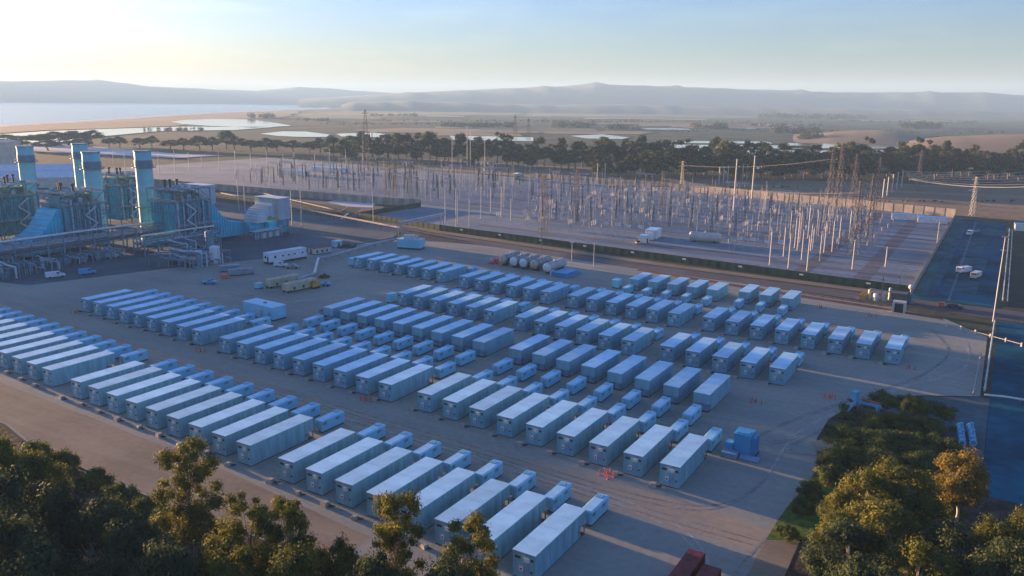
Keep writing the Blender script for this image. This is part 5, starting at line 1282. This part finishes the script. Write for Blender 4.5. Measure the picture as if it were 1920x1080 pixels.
def tree_proto(key, kind, H, W, nl, size, leaf, bark, seed, r0=.3):
    lb = lobes_for(kind, seed, H, W)
    TP[key] = (leafcloud(lb, nl, size, seed).mesh('crown_leaves', M[leaf]), limbs(lb, H, r0, seed, kind).mesh('trunk_wood', M[bark]))
def tree(name, key, lab, cat, x, y, H=1.0, W=1.0, rz=0, group=None):
    t = thing(name, lab, cat, (x, y, 0), rz, group); t.scale = (W, W, H)
    for n_, me in (('crown', TP[key][0]), ('trunk', TP[key][1])):
        o = bpy.data.objects.new(n_, me); COL.objects.link(o); o.parent = t
    return t
for i in range(3):
    tree_proto(f'euc{i}', 'euc', 14, 4.2, 26000, .13, 'leafA', 'trunk', 20 + i, .28)
    tree_proto(f'dk{i}', 'round', 11, 5.2, 24000, .15, 'leafB', 'trunkp', 30 + i, .3)
    tree_proto(f'gd{i}', 'round', 10, 4.6, 24000, .14, 'leafC', 'trunkp', 40 + i, .28)
    tree_proto(f'bush{i}', 'bush', 3.2, 3.0, 9000, .13, 'leafD', 'trunk', 50 + i, .12)
    tree_proto(f'ol{i}', 'round', 10, 4.8, 24000, .14, 'leafA', 'trunkp', 60 + i, .28)
for i in range(8):
    tree_proto(f'far{i}', ['umb', 'umb', 'euc', 'umb', 'round', 'round', 'euc', 'umb'][i], 22, [8, 7, 6.5, 8, 8, 7.5, 6, 8][i], 3200, .55, ['leafB', 'leafE', 'leafA', 'leafE', 'leafB', 'leafE', 'leafE', 'leafF'][i], 'trunk', 70 + i, .55)

def place(name, key, lab, cat, px, top, bpy_, wpx, group=None, refH=10., refW=4.6):
    """base pixel row may lie below the frame; the crown top reaches row `top`, width in pixels"""
    a = at(px, bpy_); h = height_to(a, top); k = (Vector((a.x, a.y, h * .6)) - CP).dot(FW)
    return tree(name, key, lab, cat, a.x, a.y, h / refH, wpx / FOC * k / 2 / refW / 1.1, random.Random(int(px * 7 + top)).uniform(0, 6.28), group)
G1 = 'trees in the bottom left corner'; G2 = 'trees and shrubs in the bottom right corner'
NEAR = [ # key, px, top, base, width, label
 ('euc0', 366, 826, 1045, 150, 'tall open eucalyptus rising alone beside the nearest row', 14, 4.2),
 ('euc1', 480, 935, 1150, 150, 'yellow green eucalyptus below the nearest row, left of the bare gap', 14, 4.2),
 ('euc2', 555, 932, 1170, 130, 'slim eucalyptus with thin crown over the dirt road', 14, 4.2),
 ('euc0', 745, 922, 1180, 145, 'dark eucalyptus in front of the nearest row, bottom middle', 14, 4.2),
 ('euc2', 880, 972, 1210, 150, 'open eucalyptus overlapping the white roofs at bottom middle', 14, 4.2),
 ('ol0', 640, 1010, 1200, 110, 'sparse tree top at the bottom edge between two eucalypts', 10, 4.8),
 ('ol1', 425, 1010, 1230, 170, 'broad yellow green crown at the bottom edge, left of centre', 10, 4.8),
 ('ol2', 560, 1035, 1250, 170, 'low bushy crown at the bottom edge below the slim eucalyptus', 10, 4.8),
 ('dk0', 60, 880, 1130, 230, 'big dark round crown at the left edge', 11, 5.2), ('dk1', 190, 925, 1150, 210, 'dark round crown right of the left edge crown', 11, 5.2),
 ('dk2', 20, 960, 1250, 240, 'dark crown filling the bottom left corner', 11, 5.2), ('dk0', 270, 965, 1200, 200, 'dark crown left of the tall lone eucalyptus', 11, 5.2),
 ('dk1', 130, 1010, 1300, 230, 'shadowy crown at the bottom edge, far left', 11, 5.2), ('dk2', 330, 1020, 1280, 180, 'shadowy crown at the bottom edge below the lone eucalyptus', 11, 5.2),
 ('ol0', 0, 800, 1010, 130, 'green tree touching the left frame edge at mid height', 10, 4.8), ('ol2', 90, 850, 1020, 120, 'green tree top against the dirt road near left edge', 10, 4.8),
 ('dk0', 720, 1040, 1300, 190, 'dark undergrowth crown at the bottom edge centre', 11, 5.2), ('dk1', 860, 1045, 1300, 170, 'dark crown at the bottom edge right of centre', 11, 5.2)]
for (key, px, top, base, w, lab, rh, rw_) in NEAR: place('eucalyptus_tree' if key[:3] == 'euc' else 'leafy_tree', key, lab, 'tree', px, top, base, w, G1, rh, rw_)
RIGHT = [
 ('gd0', 1790, 838, 985, 118, 'golden leaved tree standing alone over the blue paving', 10, 4.6), ('ol1', 1680, 870, 1010, 160, 'golden green tree left of the lone golden tree', 10, 4.6),
 ('ol0', 1610, 885, 1030, 150, 'yellow green tree in the middle of the right thicket', 10, 4.8), ('ol1', 1570, 915, 1040, 90, 'yellow green tree on the left side of the right thicket', 10, 4.8),
 ('ol0', 1660, 945, 1100, 210, 'broad golden crown in the heart of the right thicket', 10, 4.6), ('ol2', 1562, 965, 1090, 110, 'olive crown near the road edge at bottom right', 10, 4.8),
 ('dk1', 1580, 1000, 1150, 160, 'golden crown at the bottom edge near the yard', 10, 4.6), ('dk1', 1790, 985, 1150, 170, 'grey dark crown with pale branches at bottom right', 11, 5.2),
 ('ol0', 1700, 1020, 1200, 190, 'olive crown at the bottom edge, right thicket centre', 10, 4.8), ('ol1', 1860, 975, 1120, 120, 'golden crown by the right frame edge', 10, 4.6),
 ('ol2', 1915, 965, 1120, 130, 'yellow green crown cut by the right frame edge', 10, 4.8), ('dk2', 1880, 1020, 1230, 200, 'very dark crown in the bottom right corner', 11, 5.2),
 ('dk0', 1620, 1045, 1260, 220, 'dark crown at the bottom edge below the golden crowns', 11, 5.2)]
for (key, px, top, base, w, lab, rh, rw_) in RIGHT: place('leafy_tree', key, lab, 'tree', px, top, base, w, G2, rh, rw_)
BUSH = [(1715, 740, 775, 46, 'round dark bush at the top of the right thicket'), (1690, 775, 800, 60, 'bush just below the round dark bush'), (1650, 772, 802, 60, 'bush right of the blue trestle'), (1600, 800, 830, 70, 'bush below the blue trestle'), (1735, 782, 812, 60, 'bush at the top right of the thicket'),
 (1640, 808, 840, 80, 'dark bush in upper part of thicket'), (1700, 808, 840, 80, 'leafy bush in upper right part of thicket'), (1590, 835, 868, 90, 'dark bush on the thicket left slope'), (1650, 845, 880, 90, 'dark bush behind the golden tree tops'), (1720, 845, 880, 80, 'dark bush left of the lone golden tree'), (1555, 870, 900, 80, 'low bush at the left of thicket'), (1545, 850, 875, 40, 'tan dry bush at the thicket edge'),
 (1512, 935, 960, 40, 'green low bush on the gravel edge'), (1480, 985, 1008, 40, 'bright green low bush on the bank'), (1520, 900, 930, 50, 'small bush above the low green bush'), (1760, 815, 850, 60, 'bush by the paving edge'), (1765, 930, 965, 60, 'dark bush under the lone golden tree'),
 (130, 845, 885, 60, 'bush along the dirt road at left'), (180, 880, 915, 70, 'yellow green bush along the dirt road'), (235, 905, 945, 70, 'bush below the dirt road'), (205, 915, 950, 60, 'low bush between dark crowns'), (275, 925, 970, 60, 'bush left of the lone eucalyptus'), (55, 830, 870, 70, 'bush at the road edge, far left'), (95, 850, 890, 60, 'bush near left edge'), (320, 950, 1000, 70, 'bush at the foot of the lone eucalyptus')]
for k, (px, top, base, w, lab) in enumerate(BUSH):
    place('shrub', f'bush{k % 3}', lab, 'shrub', px + (k * 37 % 17) - 8, top - 4, base, w * (.9 + (k * 29 % 10) * .04), 'shrubs round the yard edge', 3.2, 3.0)
# far row of trees beyond the substation
LAST = [None]
def far_tree(px, base, top, w, k, lab, grp):
    a = at(px, base); h = height_to(a, top); d = (Vector((a.x, a.y, h * .6)) - CP).dot(FW)
    LAST[0] = tree('windbreak_tree', f'far{(k * 5 % 8) if base > 290 else 4 + k % 2}', lab or 'x', 'tree', a.x, a.y, h / 22, w / FOC * d / 2 / 8, k * 1.7, grp).name
rf = random.Random(5); FT = []; SC = {}
SEGN = ['left of the thick pale column', 'behind the thick pale column', 'just right of the thick column', 'left of the slim mast pair', 'behind the slim mast pair', 'behind the yellow building', 'right of the yellow building', 'behind the small pole pair', 'above the white control building', 'left of the tan pylon', 'above the cream tank', 'behind the two tallest poles', 'right of the two tallest poles', 'left of the dense pylons', 'behind the dense pylons', 'right of the dense pylons', 'behind the bunch of line poles', 'left of the lone pale pylon', 'behind the lone pale pylon', 'at the right frame edge', 'beyond the right frame edge']
def seg(x):
    return 'behind the left switchyard' if x < 960 else 'behind the middle of the switchyard' if x < 1300 else 'behind the tall pole pair' if x < 1560 else 'at the right end of the row'
k = 0
x = 625
while x < 1960:
    if x < 960: base, top = 296 + (x - 625) * .04, 250 + rf.uniform(-5, 14)
    elif x < 1300: base, top = 312 + (x - 960) * .035, 262 + rf.uniform(-8, 16)
    else: base, top = 324 + (x - 1300) * .012, 276 + rf.uniform(-22, 12)
    far_tree(x, base + rf.uniform(-3, 4), top, rf.uniform(30, 58), k, "", f"windbreak trees {seg(x)}"); k += 1; FT.append(x)
    sg = SEGN[int((x - 625) / 67)]; SC[sg] = SC.get(sg, -1) + 1
    bpy.data.objects[LAST[0]]['label'] = f"{'tall' if top < 262 else 'lower'} windbreak tree, {ordn(SC[sg])} from the left in the part {sg}"
    x += rf.uniform(9, 19)
x = 1120
while x < 1960:
    far_tree(x, 332 + (x - 1120) * .006 + rf.uniform(-2, 4), 288 + rf.uniform(-10, 12), rf.uniform(34, 60), k, '', f"windbreak trees {seg(x)}"); k += 1
    sg = SEGN[int((x - 625) / 67)]; SC[sg] = SC.get(sg, -1) + 1
    bpy.data.objects[LAST[0]]['label'] = f"dark lower windbreak tree, {ordn(SC[sg])} in the part {sg}"
    x += rf.uniform(14, 26)
LT = [(15, 268, 252, 55), (42, 270, 254, 36), (75, 272, 251, 70), (110, 272, 246, 70), (145, 272, 245, 60), (172, 270, 243, 50), (205, 276, 258, 30), (225, 277, 255, 34), (262, 278, 258, 32), (285, 277, 254, 30), (320, 280, 262, 44), (345, 281, 258, 40), (374, 282, 254, 40), (398, 282, 256, 36), (425, 280, 244, 40), (440, 282, 254, 44), (470, 283, 262, 36), (500, 285, 258, 40), (520, 285, 262, 36), (550, 286, 262, 40), (580, 287, 265, 34), (600, 288, 258, 40), (30, 280, 262, 60), (90, 282, 262, 60), (150, 282, 260, 60)]
for j, (px, base, top, w) in enumerate(LT): far_tree(px, base, top, w, j, f"dark round tree, {ordn(sorted(LT).index((px, base, top, w)))} from the left above the power plant" if px < 320 else f"dark tree, {ordn(sorted(LT).index((px, base, top, w)) - 14)} from the left in the line above striped wall", 'trees above the power plant' if px < 320 else 'trees above the striped wall')
# distant clumps read as one mass
def clump(name, x0, x1, yb, ht, dens, seed, leaf='leafE'):
    r = random.Random(seed); vs = MB(); n = int((x1 - x0) * dens)
    lb = []
    for i in range(n):
        px = r.uniform(x0, x1); a = at(px, yb + r.uniform(-.8, .8)); d = (a - CP).dot(FW); H = ht / FOC * d * r.uniform(.5, 1)
        lb.append((a.x, a.y, H * .45, H * r.uniform(.5, .9), H * .5))
    b = leafcloud(lb, 46 * len(lb), sum(l[3] for l in lb) / len(lb) * .28, seed)
    return tag(b.raw(name, M[leaf]), kind='stuff')
for j, (x0, x1, yb, ht, de) in enumerate([(1500, 1700, 246, 5, .2), (1700, 1900, 250, 6, .2), (600, 900, 233, 4, .2), (1000, 1200, 229, 6, .25), (1560, 1900, 262, 7, .2), (1400, 1540, 236, 6, .25), (465, 515, 221, 11, .3), (560, 620, 226, 6, .3), (695, 780, 218, 7, .3), (830, 960, 238, 12, .35), (960, 1010, 206, 6, .3), (1100, 1140, 207, 7, .4), (1210, 1290, 207, 6, .4), (1035, 1120, 238, 12, .3), (1140, 1200, 243, 12, .3), (1300, 1360, 241, 13, .35), (1420, 1530, 221, 11, .4), (1520, 1625, 222, 10, .4), (1450, 1550, 250, 16, .3), (1495, 1535, 262, 18, .3), (1550, 1600, 255, 9, .3), (1600, 1680, 261, 10, .3), (1690, 1760, 240, 14, .35), (1760, 1830, 232, 6, .3), (1620, 1700, 212, 6, .3), (1680, 1920, 218, 4, .2), (270, 380, 244, 7, .2), (1180, 1700, 229, 4, .15), (700, 1000, 227, 4, .15), (1240, 1500, 247, 5, .12), (1660, 1720, 262, 11, .3)]):
    clump('distant_trees', x0, x1, yb, ht, de, 100 + j)
# scrub on the brown field behind the wall
clump('field_scrub', 1130, 1520, 352, 6, .12, 300, 'leafD'); clump('field_scrub', 1500, 1920, 378, 5, .10, 301, 'leafD'); clump('field_scrub', 740, 930, 309, 5, .12, 302, 'leafD')
# undergrowth carpet under the near trees
def carpet(name, poly_boxes, n, seed, leaf='leafD', hmax=1.2, size=.16):
    r = random.Random(seed); lb = []
    for _ in range(n):
        x0, x1, y0, y1 = r.choice(poly_boxes); R = r.uniform(.6, 1.5); lb.append((r.uniform(x0, x1), r.uniform(y0, y1), R * .25, R, R * .6 * hmax))
    return tag(leafcloud(lb, 260 * n, size, seed).raw(name, M[leaf]), kind='stuff')
carpet('undergrowth_leaves', [(-14, -3, 150, 186), (-18, -6, 110, 150), (-16, 0, 84, 115), (-12, -4, 186, 192), (-22, -8, 118, 182), (-20, -2, 130, 175), (-25, -14, 158, 188), (-20, -10, 186, 194)], 430, 21)
carpet('undergrowth_leaves', [(-150, -112, 55, 72), (-115, -80, 50, 70), (-80, -40, 50, 72)], 150, 22, 'leafB')

KIDS.clear()
